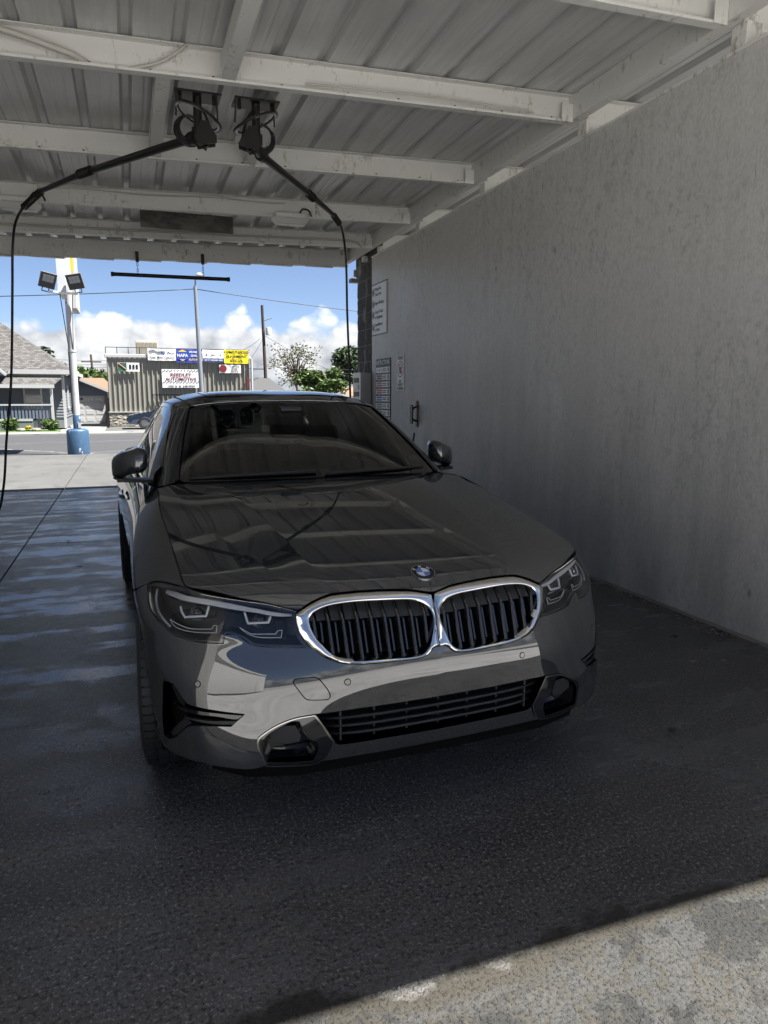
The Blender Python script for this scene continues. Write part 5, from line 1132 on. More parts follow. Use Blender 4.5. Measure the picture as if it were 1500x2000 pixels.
boom(.53, 5.20, B1, [(-.62, 7.12, 3.14), (-.76, 7.38, 3.10), (-.90, 7.66, 2.98), (-.955, 7.78, 2.78), (-.985, 7.8, 2.45), (-1.03, 7.8, 1.9), (-1.075, 7.8, 1.45), (-1.15, 7.8, .95), (-1.21, 7.8, .50), (-1.30, 7.82, .22), (-1.5, 7.85, .12), (-1.75, 7.9, .3), (-1.93, 7.9, .8)],
     [((-.28, 6.47, 3.133), (-.18, 6.30, 3.128), .030), ((-.62, 7.12, 3.14), (-.80, 7.45, 3.07), .026)], 1, 'left ceiling boom reaching towards the left wall', 'black hose hanging from the left boom at the photo edge')
B2 = [(.98, 5.36, 3.08), (1.56, 6.36, 3.13), (2.02, 7.12, 3.14)]
boom(.92, 5.22, B2, [(2.02, 7.12, 3.14), (2.14, 7.34, 3.10), (2.22, 7.50, 2.97), (2.255, 7.56, 2.75), (2.265, 7.57, 2.3), (2.285, 7.58, 1.8), (2.30, 7.58, 1.3), (2.32, 7.6, .7), (2.45, 7.62, .25), (2.8, 7.7, .12), (3.1, 7.9, .4), (3.27, 8.1, .95)],
     [((1.56, 6.36, 3.13), (1.64, 6.50, 3.13), .030), ((1.98, 7.06, 3.14), (2.10, 7.28, 3.12), .026)], -1, 'right ceiling boom reaching towards the right wall', 'black hose hanging from the right boom before the exit')
# ---------------------------------------------------------------- wall furniture
def wsign(name, y0, y1, z0, z1, label, mt=M_WSIGN, frame=True):
    e = empty(name, (XW - .001, (y0 + y1) / 2, z0)); tag(e, label, 'sign'); W, H = y1 - y0, z1 - z0
    m = MB(); m.box((-.008, -W / 2, 0), (0, W / 2, H), bev=.002); m.build('sign_plate', mt, e)
    if frame:
        m = MB(); t = .012
        for a, b in (((-.012, -W / 2, 0), (-.0085, W / 2, t)), ((-.012, -W / 2, H - t), (-.0085, W / 2, H)), ((-.012, -W / 2, t), (-.0085, -W / 2 + t, H - t)), ((-.012, W / 2 - t, t), (-.0085, W / 2, H - t))): m.box(a, b)
        m.build('sign_border', M_INK, e)
    F = lambda y, z, d=.0095: Matrix(((0, 0, -1, -d), (-1, 0, 0, y), (0, 1, 0, z), (0, 0, 0, 1)))
    return e, F, W, H
e, F, W, H = wsign('rules_sign', 9.27, 9.915, 2.235, 2.935, 'white rules sign with four prohibition symbols high on the bay wall')
def ring_symbol(e, F, y, z, r, mt=M_INK, th=.010):
    m = MB(); A = np.linspace(0, 2 * pi, 33); m.grid([[(q * cos(a), q * sin(a), 0) for a in A] for q in (r, r - th)]); a = radians(135); d = np.array([cos(a), sin(a)]); n_ = np.array([-d[1], d[0]]) * th / 2
    m.add([(*(d * r * .95 + n_), .0004), (*(d * r * .95 - n_), .0004), (*(-d * r * .95 - n_), .0004), (*(-d * r * .95 + n_), .0004)], [(0, 1, 2, 3)]); m.V = [tuple(F(y, z) @ Vector(v)) for v in m.V]; return m.build('prohibition_symbol', mt, e)
for (a, b), z in zip((('Pickup Bed', 'Clean Outs'), ('Engine Washing', None), ('Greasy Trucks', 'or Equipment'), ('Lawn Mowers', 'or Straw')), (.595, .435, .285, .115)):
    ring_symbol(e, F, W / 2 - .075, z, .052)
    m = MB(); m.add([(-.02, -.03, .0002), (.02, -.03, .0002), (.026, .012, .0002), (0, .032, .0002), (-.026, .008, .0002)], [(0, 1, 2, 3, 4)]); m.V = [tuple(F(W / 2 - .075, z) @ Vector(v)) for v in m.V]; m.build('symbol_picture', M_INK, e)
    for t, dz in ((a, .03 if b else 0), (b, -.04)):
        if t: text_mesh('lettering', t, .062, M_INK, e, F(W / 2 - .145, z + dz), .0003, 'LEFT', .92, .0008)
e, F, W, H = wsign('instruction_sign', 9.13, 9.735, .86, 1.905, 'instruction board with a column of coloured wash settings', M_INK, False)
text_mesh('lettering', 'INSTRUCTIONS', .082, M_WSIGN, e, F(0, H - .055), .0003, 'CENTER', .95, .001)
for i, (mt_) in enumerate((M_WSIGN, M_INK, M_SIGNRED, M_SIGNRED, M_SBLUE, M_SGREEN, M_INK, M_INK, M_INK)):
    z = H - .155 - i * .098; m = MB(); m.add([tuple(F(s_ * W * .47, z + t_ * .038, .009) @ Vector((0, 0, 0))) for s_, t_ in ((-1, -1), (1, -1), (1, 1), (-1, 1))], [(0, 1, 2, 3)]); m.build('setting_strip', M_WSIGN, e)
    m = MB(); m.add([tuple(F(y, z + t_ * .028, .0096) @ Vector((0, 0, 0))) for y, t_ in ((W * .40, -1), (W * .06, -1), (W * .06, 1), (W * .40, 1))], [(0, 1, 2, 3)]); m.build('setting_colour', mt_, e)
    m = MB()
    for q in (.012, -.012): m.add([tuple(F(y, z + q + t_ * .006, .0096) @ Vector((0, 0, 0))) for y, t_ in ((W * .02, -1), (-W * .24, -1), (-W * .24, 1), (W * .02, 1))], [(0, 1, 2, 3)])
    m.build('setting_text', M_INK, e)
    m = MB(); m.add([tuple(F(y, z + t_ * .028, .0096) @ Vector((0, 0, 0))) for y, t_ in ((-W * .32, -1), (-W * .43, -1), (-W * .43, 1), (-W * .32, 1))], [(0, 1, 2, 3)]); m.build('setting_dial', mat('dial_grey', (.12, .12, .12), .5), e)
    m = MB()
    for y_ in (W * .34, W * .23, W * .12): m.add([tuple(F(y_ + s_ * .018, z + t_ * .010, .0101) @ Vector((0, 0, 0))) for s_, t_ in ((-1, -1), (1, -1), (1, 1), (-1, 1))], [(0, 1, 2, 3)])
    m.build('setting_word', M_WSIGN if mt_ is not M_WSIGN else M_INK, e)
e, F, W, H = wsign('no_bucket_sign', 8.625, 8.885, 1.47, 1.915, 'narrow white no bucket washing sign with a red ring', M_WSIGN, False)
text_mesh('lettering', 'PLEASE', .062, M_INK, e, F(0, H - .035), .0003, 'CENTER', .98, .001)
for t, z in (('NO', .115), ('BUCKET', .068), ('WASHING', .022)): text_mesh('lettering', t, .046, M_INK, e, F(0, z), .0003, 'CENTER', .98, .001)
ring_symbol(e, F, 0, .27, .105, M_SIGNRED, .014)
m = MB(); m.add([(-.03, -.06, .0002), (.035, -.06, .0002), (.05, .02, .0002), (-.045, .02, .0002)], [(0, 1, 2, 3)]); m.grid([[(q * cos(a), .022 + q * sin(a), .0002) for a in np.linspace(0, pi, 12)] for q in (.044, .036)]); m.V = [tuple(F(0, .275) @ Vector(v)) for v in m.V]; m.build('symbol_picture', M_INK, e)
hb = empty('mat_clamp', (XW, 8.18, 1.18)); tag(hb, 'dark metal mat clamp bolted to the bay wall beside the signs', 'clamp')
m = MB(); m.box((-.012, -.03, -.16), (-.001, .03, .16), bev=.003); m.build('back_plate', M_IRON, hb)
m = MB(); m.box((-.085, -.04, -.12), (-.068, .04, .11), bev=.004); m.build('jaw_plate', M_IRON, hb)
m = MB(); m.tube([(-.012, 0, .09), (-.05, 0, .07), (-.068, 0, .04)], .012, 8); m.tube([(-.012, 0, -.09), (-.05, 0, -.07), (-.068, 0, -.05)], .012, 8); m.build('jaw_arm', M_IRON, hb, True)
vb = empty('coin_box', (3.34, 10.12, 0)); tag(vb, 'stainless steel coin box on a stand at the far end of the wall', 'coin box')
m = MB(); m.box((-.17, -.16, .55), (.055, .20, 1.73), bev=.008); m.build('box_case', M_STAIN, vb)
m = MB(); m.box((-.15, -.10, 0), (.05, .14, .549)); m.build('box_stand', M_STAIN, vb)
for z, mt_ in ((1.62, M_INK), (1.52, M_WSIGN), (1.42, M_INK)):
    m = MB(); m.box((-.178, -.08, z - .035), (-.1705, .14, z + .035)); m.build('box_panel', mt_, vb)
m = MB(); m.box((-.176, -.11, 1.05), (-.1705, .16, 1.34)); m.build('box_instructions', M_WSIGN, vb)
cmr = empty('exit_light', (3.50, 11.2, 3.2)); tag(cmr, 'small dark fixture on an arm behind the block pier', 'fixture')
m = MB(); m.box((-.09, -.06, -.03), (.06, .10, .03), bev=.006); m.build('fixture_head', M_IRON, cmr)
m = MB(); m.tube([(.02, 0, .03), (.02, 0, .32)], .018, 8); m.box((-.03, -.03, .06), (.05, .03, .16)); m.build('fixture_arm', M_IRON, cmr)
# litter on the floor
for i, (x_, y_, s_) in enumerate(((.99, 1.72, .02), (2.10, 2.25, .03), (-.45, 6.2, .03), (-.62, 7.4, .035), (2.95, 3.2, .03))):
    m = MB(); n_ = 7; m.add([(x_ + s_ * cos(a) * random.uniform(.4, 1.1), y_ + s_ * .6 * sin(a) * random.uniform(.5, 1), .004 + .012 * random.random()) for a in np.linspace(0, 2 * pi, n_, endpoint=False)], [tuple(range(n_))]); o = m.build('dead_leaf', mat('leaf_dark', (.03, .025, .018), .8))
    tag(o, ('curled dark leaf on the wet floor just ahead of the sedan', 'pale twig scrap on the floor between bumper and right wall', 'dark leaf on the floor left of the sedan doors', 'dark leaf by the slab joint behind the left hose', 'small dry leaf near the foot of the right wall')[i], 'leaf', 'litter on the bay floor')
m = MB(); random.seed(5)
for i in range(420):
    y_ = random.uniform(1.6, 7); x_ = XW - .02 - abs(random.gauss(0, .07)); s_ = random.uniform(.003, .011); a0 = random.random() * 6
    m.add([(x_ + s_ * cos(a0 + a) * random.uniform(.5, 1.3), y_ + s_ * 1.8 * sin(a0 + a) * random.uniform(.5, 1.2), random.uniform(.003, .012)) for a in (0, 1.6, 3.1, 4.7)], [(0, 1, 2, 3)])
o = m.build('floor_debris', mat('grit_and_chaff', (.22, .20, .16), .9)); tag(o, 'scatter of grit and chaff along the foot of the right wall', 'debris', kind='stuff')
# ---------------------------------------------------------------- across the road
def leafmat(name, a, b):
    m = mat(name, a, .55); k = N(m); g = k.n('ShaderNodeObjectInfo'); n_ = k.n('ShaderNodeNewGeometry'); k.l(k.mix(n_.outputs['Random Per Island'], a, b), 'Base Color'); k.b.inputs['Subsurface Weight'].default_value = 0; return m
M_BARK = mat('bark', (.10, .08, .06), .9)
M_LEAF_A = leafmat('leaf_fresh', (.028, .060, .010), (.080, .125, .022)); M_LEAF_B = leafmat('leaf_dark_green', (.015, .032, .010), (.048, .075, .024)); M_LEAF_C = leafmat('leaf_yellow', (.22, .20, .015), (.42, .36, .03)); M_LEAF_D = leafmat('leaf_sparse', (.045, .05, .02), (.11, .11, .05))
def leaves(m, centres, radii, n, size, rng, flat=.0, squash=1.):
    C = np.array(centres); Rr = np.array(radii)
    for _ in range(n):
        i = rng.integers(len(C)); d = rng.normal(size=3); d /= np.linalg.norm(d); r = Rr[i] * (rng.random() ** .45); p = C[i] + d * r * [1, 1, squash]
        s = size * rng.uniform(.6, 1.3); a = rng.normal(size=3); a[2] = a[2] * .5; a /= np.linalg.norm(a); b = np.cross(a, rng.normal(size=3)); b /= np.linalg.norm(b) + 1e-9
        m.add([p - a * s, p + b * s * .45, p + a * s, p - b * s * .45], [(0, 1, 2, 3)])
def tree(name, loc, h, cr, n, leafm, label, cat='tree', group=None, seed=1, size=.16, trunk_r=.14, blobs=14, limbs=6, zc=.68, squash=.8, gaps=1.):
    rng = np.random.default_rng(seed); e = empty(name, loc); tag(e, label, cat, group)
    m = MB(); zt = h * .55; m.tube([(0, 0, 0), (.05, .02, zt * .5), (.0, .05, zt)], [trunk_r, trunk_r * .8, trunk_r * .55], 10)
    cs, rs = [], []
    for i in range(blobs):
        a = rng.uniform(0, 2 * pi); rr = cr * rng.uniform(.15, .80); c = np.array([rr * cos(a), rr * sin(a), h * zc + rng.uniform(-1, 1) * h * .26 * squash]); cs.append(c); rs.append(cr * rng.uniform(.24, .42) * gaps)
    for i in range(limbs):
        c = cs[i % blobs]; m.tube([(0, .02, zt * rng.uniform(.6, 1)), tuple(c * [.5, .5, .85]), tuple(c)], [trunk_r * .45, trunk_r * .28, trunk_r * .08], 7)
    m.build('trunk', M_BARK, e, True)
    m = MB(); leaves(m, cs, rs, n, size, rng, squash=.85); o = m.build('crown', leafm, e, fixn=False)
    return e
def shrub(loc, r, n, leafm, label, seed, size=.06, h=1.):
    rng = np.random.default_rng(seed); e = empty('shrub', loc); tag(e, label, 'shrub', 'shrubs in front of the porch')
    m = MB(); cs = [np.array([rng.uniform(-.5, .5) * r, rng.uniform(-.5, .5) * r, r * h * rng.uniform(.35, .95)]) for _ in range(9)]
    for c in cs: m.tube([(0, 0, 0), tuple(c * [.4, .4, .5]), tuple(c)], [.02, .012, .006], 5)
    m.build('stem', M_BARK, e); m = MB(); leaves(m, cs, [r * .55] * 9, n, size, rng); m.build('foliage', leafm, e, fixn=False)
def bm_(m, name, mt, e, smooth=False): return m.build(name, mt, e, smooth)
# -- auto shop
M_TAN = mat('tan_metal_siding', (.29, .27, .22), .5); k = N(M_TAN); k.l(k.mix(k.noise(k.co((3, 1, .4)), 2, 5), (.185, .175, .145), (.24, .23, .19)), 'Base Color')
M_WTRIM = mat('white_trim', (.40, .398, .39), .5); M_STONE = mat('stone_face', (.36, .32, .26), .9); k = N(M_STONE); v = k.vor(k.co((1, 1, 1.6)), 5.5, out='Color'); k.l(k.mix(k.n('ShaderNodeSeparateColor', {0: v}).outputs[0], (.13, .12, .095), (.30, .275, .23)), 'Base Color'); k.bump(k.vor(k.co((1, 1, 1.6)), 5.5, 'DISTANCE_TO_EDGE'), 1., .05)
SH = empty('auto_shop', (2.2, 34, 0)); tag(SH, 'tan ribbed metal auto repair shop with a railing and roof banners', 'building')
xa, xb = -.85 - 2.2, 5.42 - 2.2
m = MB(); m.box((xa + .05, .05, 0), (xb - .05, 3.45, 3.0)); bm_(m, 'wall', M_TAN, SH)
for i, x_ in enumerate(np.arange(xa + .02, xb - .1, .205)):
    m = MB(); m.prism([(x_, .05), (x_ + .022, -.0), (x_ + .052, .0), (x_ + .075, .05)], .64, 3.02, f=lambda p, y: (p[0], p[1], y)); bm_(m, 'siding_rib', M_TAN, SH)
m = MB(); m.box((xa - .06, -.06, 3.02), (xb + .06, .25, 3.17), bev=.02); bm_(m, 'fascia', M_WTRIM, SH)
m = MB(); m.box((xa, -.05, 0), (xb, .04, .62), bev=.01); bm_(m, 'stone_base', M_STONE, SH)
m = MB(); m.box((xa - .01, -.08, .621), (xb + .01, .04, .66)); bm_(m, 'base_cap', M_WTRIM, SH)
rl_ = []
for x_ in np.arange(xa, xb + .1, .47): m = MB(); m.tube([(x_, .0, 3.12), (x_, 0, 3.46)], .016, 6); bm_(m, 'rail_post', M_IRON, SH)
m = MB(); m.tube([(xa, 0, 3.46), (xb, 0, 3.46)], .016, 6); bm_(m, 'hand_rail', M_IRON, SH)
m = MB(); m.tube([(xb + .06, -.08, 0), (xb + .06, -.08, 3.05)], .05, 8); bm_(m, 'downpipe', M_WTRIM, SH)
m = MB(); m.box((1.30 - 2.2, -.12, .0), (1.34 - 2.2, -.08, 1.42)); m.box((.98 - 2.2, -.12, 1.38), (2.2 - 2.2, -.08, 1.42)); m.tube([(1.0 - 2.2, -.1, 1.38), (1.5 - 2.2, -.1, .8)], .015, 6); bm_(m, 'gate_frame', M_IRON, SH)
ac = empty('rooftop_unit', (.95, 37, 3.001)); tag(ac, 'beige louvred air cooler on the auto shop roof', 'air cooler')
m = MB(); m.box((-.5, -.4, .0), (.5, .4, .95), bev=.02); bm_(m, 'unit_case', mat('beige_case', (.46, .42, .33), .6), ac)
for i in range(5):
    m = MB(); m.box((-.46 + i * .19, -.412, .08), (-.30 + i * .19, -.402, .86)); p_ = bm_(m, 'louvre_panel', mat('louvre', (.20, .185, .15), .7), ac)
def fsign(name, x0, x1, z0, z1, y, label, mt, group=None, th=.02, sag=0.):
    e = empty(name, ((x0 + x1) / 2, y, z0)); tag(e, label, 'banner' if 'banner' in name else 'sign', group); W, H = x1 - x0, z1 - z0
    m = MB(); n_ = 12; rows = []
    for i in range(n_ + 1):
        x_ = -W / 2 + W * i / n_; s_ = sag * sin(pi * i / n_); w_2 = .008 * sin(i * 1.9) * (sag > 0)
        rows.append([(x_, -th + w_2, 0 - s_ * .3), (x_, -th + w_2, H - s_), (x_, w_2, H - s_), (x_, w_2, -s_ * .3)])
    m.grid(rows, closed=True); m.build('sheet', mt, e)
    F = lambda x_, z_, d=.012: Matrix(((1, 0, 0, x_), (0, 0, -1, -th - d), (0, 1, 0, z_), (0, 0, 0, 1)))
    def quad(a, b, c, d_, mt_, nm='print_block', dd=.011):
        q = MB(); q.add([(a, -th - dd, c), (b, -th - dd, c), (b, -th - dd, d_), (a, -th - dd, d_)], [(0, 1, 2, 3)]); return q.build(nm, mt_, e)
    return e, F, W, H, quad
M_RTXT = mat('maroon_lettering', (.17, .012, .016), .5)
e, F, W, H, Q = fsign('shop_sign', 1.46, 3.11, 1.72, 2.54, 33.93, 'white checkered Reedley Automotive sign on the shop wall', M_WSIGN)
text_mesh('lettering', 'REEDLEY', .21, M_RTXT, e, F(0, H * .70), .001, sx=1.12, bold=.004); text_mesh('lettering', 'AUTOMOTIVE', .20, M_RTXT, e, F(0, H * .46), .001, sx=1.08, bold=.004); text_mesh('lettering', '1436 G. St. 638-9942', .115, M_INK, e, F(0, H * .09), .001, sx=1.22, bold=.002)
m = MB()
for zb_ in (H * .86, H * .245):
    for r_ in range(2):
        for c_ in range(22):
            if (c_ + r_) % 2 == 0:
                x_ = -W / 2 + .03 + c_ * (W - .06) / 22
                if zb_ > H * .5 and 5 < c_ < 16 and r_ == 0: continue
                m.add([(x_, -.032, zb_ + r_ * .045), (x_ + .055, -.032, zb_ + r_ * .045), (x_ + .055, -.032, zb_ + r_ * .045 + .04), (x_, -.032, zb_ + r_ * .045 + .04)], [(0, 1, 2, 3)])
m.build('checker_print', M_INK, e)
GB = 'banners on the shop railing'
e, F, W, H, Q = fsign('parts_banner', .90, 2.10, 2.92, 3.45, 33.90, 'white parts banner reading Keep Mine Genuine', M_WSIGN, GB, .01, .03)
text_mesh('lettering', 'Keep Mine Genuine', .135, M_INK, e, F(.0, .13), .001, sx=.98, bold=.001); text_mesh('lettering', 'Parts', .13, M_INK, e, F(.38, .33), .001, sx=1., bold=.002); Q(-.02, .13, .27, .40, M_SBLUE); text_mesh('lettering', 'gm', .07, M_WSIGN, e, F(.055, .335, .013), .001)
for q in range(3):
    m = MB(); m.tube([(-W / 2 + .05 + t * .62, -.022, .47 - q * .05 - .10 * t * t) for t in np.linspace(0, 1, 8)], .006, 4); m.build('printed_stripe', M_INK, e)
e, F, W, H, Q = fsign('parts_banner', 2.11, 3.26, 2.84, 3.45, 33.90, 'blue and yellow NAPA auto parts banner', mat('banner_blue', (.025, .055, .30), .5), GB, .01, .02)
m = MB(); A = [(.0, .26), (.23, .16), (.23, -.12), (0, -.24), (-.23, -.12), (-.23, .16)]; m.add([(-.30 + a * 1.0, -.024, .31 + b) for a, b in A], [tuple(range(6))]); m.build('yellow_hexagon', mat('napa_yellow', (.75, .48, .03), .5), e)
m = MB(); m.add([(-.30 + a * .93, -.0245, .31 + b * .34) for a, b in ((-.27, .5), (.27, .5), (.27, -.5), (-.27, -.5))], [(0, 1, 2, 3)]); m.build('print_block', mat('banner_blue_band', (.025, .055, .30), .5), e)
text_mesh('lettering', 'NAPA', .19, M_WSIGN, e, F(-.30, .31, .0165), .001, sx=.95, bold=.003)
for t, z_, mt_ in (('WE INSTALL', .47, M_WSIGN), ('QUALITY', .31, M_WSIGN), ('AUTO PARTS', .13, mat('banner_amber', (.75, .50, .06), .5))): text_mesh('lettering', t, .12, mt_, e, F(.28, z_), .001, sx=.88, bold=.003)
e, F, W, H, Q = fsign('parts_banner', 3.27, 4.23, 2.88, 3.44, 33.90, 'white banner with car logos and a blue Get It Checked Here strip', M_WSIGN, GB, .01, .02)
Q(-W / 2 + .01, W / 2 - .01, .0, .17, mat('banner_navy', (.02, .04, .16), .5)); text_mesh('lettering', 'GET IT CHECKED HERE', .085, M_WSIGN, e, F(0, .085, .014), .001, sx=.92, bold=.002)
for x_, t in ((-.30, 'A'), (.0, 'Valvoline'), (.32, 'X')): text_mesh('lettering', t, .13 if len(t) < 2 else .06, M_INK, e, F(x_, .32), .001, bold=.003)
e, F, W, H, Q = fsign('parts_banner', 4.24, 5.34, 2.84, 3.46, 33.90, 'yellow computerized alignment special banner', M_SYEL, GB, .01, .02)
for t, z_ in (('COMPUTERIZED', .50), ('ALIGNMENT', .31), ('SPECIAL', .12)): text_mesh('lettering', t, .165, M_INK, e, F(0, z_), .001, sx=.93 if len(t) > 10 else 1.05, bold=.003)
e, F, W, H, Q = fsign('wall_sign', -.38, .52, 2.42, 2.80, 33.93, 'small green and white sign at the left of the shop wall', M_WSIGN, 'small signs on the shop wall')
Q(-.44, -.08, .06, .37, mat('sign_dark_green', (.03, .08, .07), .5)); Q(-.44, -.1, .0, .05, M_SGREEN); m = MB(); m.tube([(-.42, -.036, .34), (-.26, -.036, .22), (-.12, -.036, .10)], .02, 5); m.build('print_block', mat('print_orange', (.45, .20, .05), .5), e)
for x_ in (.02, .16, .30): Q(x_, x_ + .09, .10, .30, M_INK)
e, F, W, H, Q = fsign('wall_sign', 4.0, 4.98, 2.40, 2.78, 33.93, 'complete brake service sign with a red disc on the shop wall', M_WSIGN, 'small signs on the shop wall')
m = MB(); m.lathe([(0, -.034), (.17, -.034), (.17, -.03)], (-.32, 0, .20), 'Y', 20); m.build('red_disc', mat('brake_red', (.16, .015, .02), .5), e)
for t, z_ in (('COMPLETE', .30), ('BRAKE', .19), ('SERVICE', .08)): text_mesh('lettering', t, .10, M_INK, e, F(.20, z_), .001, sx=.95, bold=.002)
e, F, W, H, Q = fsign('wall_sign', 5.22, 5.34, 1.75, 2.25, 33.92, 'narrow red vertical sign at the right corner of the shop', mat('dull_red', (.10, .012, .012), .6), 'small signs on the shop wall')
# -- house
M_SID = mat('grey_blue_siding', (.15, .165, .18), .6); M_SHING = mat('shingle_roof', (.17, .155, .14), .9); k = N(M_SHING); br = k.n('ShaderNodeTexBrick', {'Vector': k.co((1, 1, 1), rot=(radians(90), 0, 0)), 'Scale': 3.2, 'Mortar Size': .03, 'Color1': (.045, .042, .04, 1), 'Color2': (.115, .108, .10, 1), 'Mortar': (.05, .047, .043, 1)}); br.inputs['Brick Width'].default_value = .55; br.inputs['Row Height'].default_value = .24; k.l(br.outputs[0], 'Base Color'); k.bump(br.outputs['Fac'], .5, .03)
M_DGLASS = mat('dark_window', (.02, .022, .025), .05, coat=1)
HO = empty('house', (-2.45, 33, 0)); tag(HO, 'grey clapboard house with hipped shingle roof and front porch', 'house')
def hb_(a, b, name, mt, bev=0.): m = MB(); m.box(a, b, bev=bev); return bm_(m, name, mt, HO)
hb_((-8.5, .3, 0), (-.12, 7.2, 2.25), 'wall', M_SID)
for i in range(15):
    z_ = .45 + i * .12
    m = MB(); m.prism([(.0, z_), (.028, z_), (.004, z_ + .118), (.0, z_ + .118)], .28, 7.2, f=lambda p, y: (-.12 + p[0], y, p[1])); bm_(m, 'clapboard', M_SID, HO)
    m = MB(); m.prism([(.0, z_), (-.028, z_), (-.004, z_ + .118), (.0, z_ + .118)], -8.5, -.13, f=lambda p, x_: (x_, .3 + p[0], p[1])); bm_(m, 'clapboard', M_SID, HO)
m = MB(); m.add([(-8.9, -.15, 2.40), (.22, -.15, 2.40), (.22, 7.6, 2.40), (-8.9, 7.6, 2.40), (-6, 3.2, 4.6), (-2.8, 3.2, 4.6)], [(0, 1, 5, 4), (1, 2, 5), (2, 3, 4, 5), (3, 0, 4), (3, 2, 1, 0)]); bm_(m, 'roof', M_SHING, HO)
hb_((-8.95, -.22, 2.24), (.27, -.152, 2.42), 'eave_fascia', M_WTRIM); hb_((.222, -.15, 2.26), (.27, 7.6, 2.42), 'eave_fascia', M_WTRIM); hb_((-8.9, -.15, 2.22), (.2, .3, 2.24), 'soffit', M_WTRIM)
m = MB(); m.add([(-8.9, -1.45, 1.80), (-.35, -1.45, 1.80), (-.10, -.05, 2.12), (-8.9, -.05, 2.12)], [(0, 1, 2, 3)]); m.add([(-8.9, -1.45, 1.77), (-.35, -1.45, 1.77), (-.10, -.05, 2.09), (-8.9, -.05, 2.09)], [(3, 2, 1, 0)]); bm_(m, 'porch_roof', M_SHING, HO)
hb_((-8.9, -1.50, 1.66), (-.33, -1.452, 1.80), 'porch_fascia', M_WTRIM)
for x_ in (-4.75, -2.5, -.46): hb_((x_ - .05, -1.40, .2), (x_ + .05, -1.30, 1.70), 'porch_post', M_WTRIM)
hb_((-.16, -.06, .0), (-.06, .06, 2.2), 'corner_post', M_WTRIM)
hb_((-8.9, -1.42, .97), (-.46, -1.30, 1.03), 'porch_hand_rail', M_WTRIM); hb_((-8.9, -1.40, .36), (-1.2, -1.30, .45), 'porch_sill', M_WTRIM); hb_((-8.9, -1.38, 0), (-1.2, .3, .35), 'porch_base', M_SID)
for i in range(34): x_ = -4.7 + i * .125; hb_((x_, -1.372, .45), (x_ + .075, -1.345, .97), 'baluster', mat('baluster_blue', (.12, .14, .18), .6) if i == 0 else bpy.data.materials['baluster_blue'])
def window(x_, y_, z_, w_2, h_, e, side=False):
    f = empty('window', parent=e); f.location = (x_, y_, z_)
    if side: f.rotation_euler = (0, 0, radians(90))
    m = MB(); t = .07
    for a, b in (((-w_2 / 2, -.05, 0), (-w_2 / 2 + t, 0, h_)), ((w_2 / 2 - t, -.05, 0), (w_2 / 2, 0, h_)), ((-w_2 / 2 + t, -.05, h_ - t), (w_2 / 2 - t, 0, h_)), ((-w_2 / 2 - .03, -.07, -.05), (w_2 / 2 + .03, 0, .03)), ((-w_2 / 2 + t, -.04, h_ * .52), (w_2 / 2 - t, 0, h_ * .52 + .05))): m.box(a, b)
    m.build('frame', M_WTRIM, f)
    for z0_, z1_ in ((.03, h_ * .52), (h_ * .52 + .05, h_ - t)): m = MB(); m.box((-w_2 / 2 + t, -.02, z0_), (w_2 / 2 - t, -.012, z1_)); m.build('pane', M_DGLASS, f)
window(-1.32, .27, .86, .72, .86, HO); window(-.085, 1.5, .85, .45, .95, HO, True); window(-.085, 3.6, .85, .45, .95, HO, True)
m = MB(); m.add([(-3.6, -1.55, 2.15), (-1.55, -1.55, 2.15), (-2.6, -1.55, 3.05)], [(0, 1, 2)]); m.V = [(x_ - .55, y_ + .2, z_) for x_, y_, z_ in m.V]; bm_(m, 'gable', M_SID, HO)
m = MB(); m.obox((-2.60, -1.42, 2.66), (1.55, .10, .10), Matrix.Rotation(radians(40.5), 3, 'Y')); bm_(m, 'gable_board', M_WTRIM, HO)
m = MB(); m.add([(-2.08, -1.40, 2.17), (-3.15, -1.40, 3.12), (-3.15, 1.6, 3.12), (-2.08, 0.0, 2.45)], [(0, 1, 2, 3)]); bm_(m, 'gable_roof', M_SHING, HO)
GA = empty('garage', (-1.0, 39, 0)); tag(GA, 'small grey garage with a white panelled door at the end of the driveway', 'garage')
m = MB(); m.prism([(-3.4, 0), (0, 0), (0, 1.55), (-1.7, 2.28), (-3.4, 1.55)], 0, 5); bm_(m, 'wall', M_SID, GA)
m = MB(); m.obox((-.80, 2.4, 1.94), (2.06, 5.3, .06), Matrix.Rotation(radians(23.2), 3, 'Y')); m.obox((-2.6, 2.4, 1.94), (2.06, 5.3, .06), Matrix.Rotation(radians(-23.2), 3, 'Y')); bm_(m, 'roof', M_SHING, GA)
m = MB(); m.obox((-.78, -.26, 1.93), (2.06, .04, .10), Matrix.Rotation(radians(23.2), 3, 'Y')); bm_(m, 'barge_board', M_WTRIM, GA)
dr = empty('garage_door', parent=GA)
for i in range(4):
    for j in range(4):
        x0_ = -2.05 + j * .475; m = MB(); m.box((x0_, -.035, .02 + i * .335), (x0_ + .47, 0, .345 + i * .335), bev=.006); m.build('door_panel', M_WTRIM, dr)
        if i < 3: m = MB(); m.box((x0_ + .06, -.045, .09 + i * .335), (x0_ + .41, -.036, .28 + i * .335), bev=.004); m.build('raised_field', M_WTRIM, dr)
        else:
            for q in range(3): m = MB(); m.box((x0_ + .06 + q * .125, -.042, .12 + i * .335), (x0_ + .16 + q * .125, -.036, .25 + i * .335)); m.build('door_pane', M_DGLASS, dr)
fn = empty('side_fence', (-.9, 36, 0)); tag(fn, 'dark fence posts between the driveway and the auto shop', 'fence')
for i in range(5): m = MB(); m.box((-.05, -3 + i * 1.5, 0), (.05, -2.9 + i * 1.5, 1.25)); bm_(m, 'fence_post', M_IRON, fn)
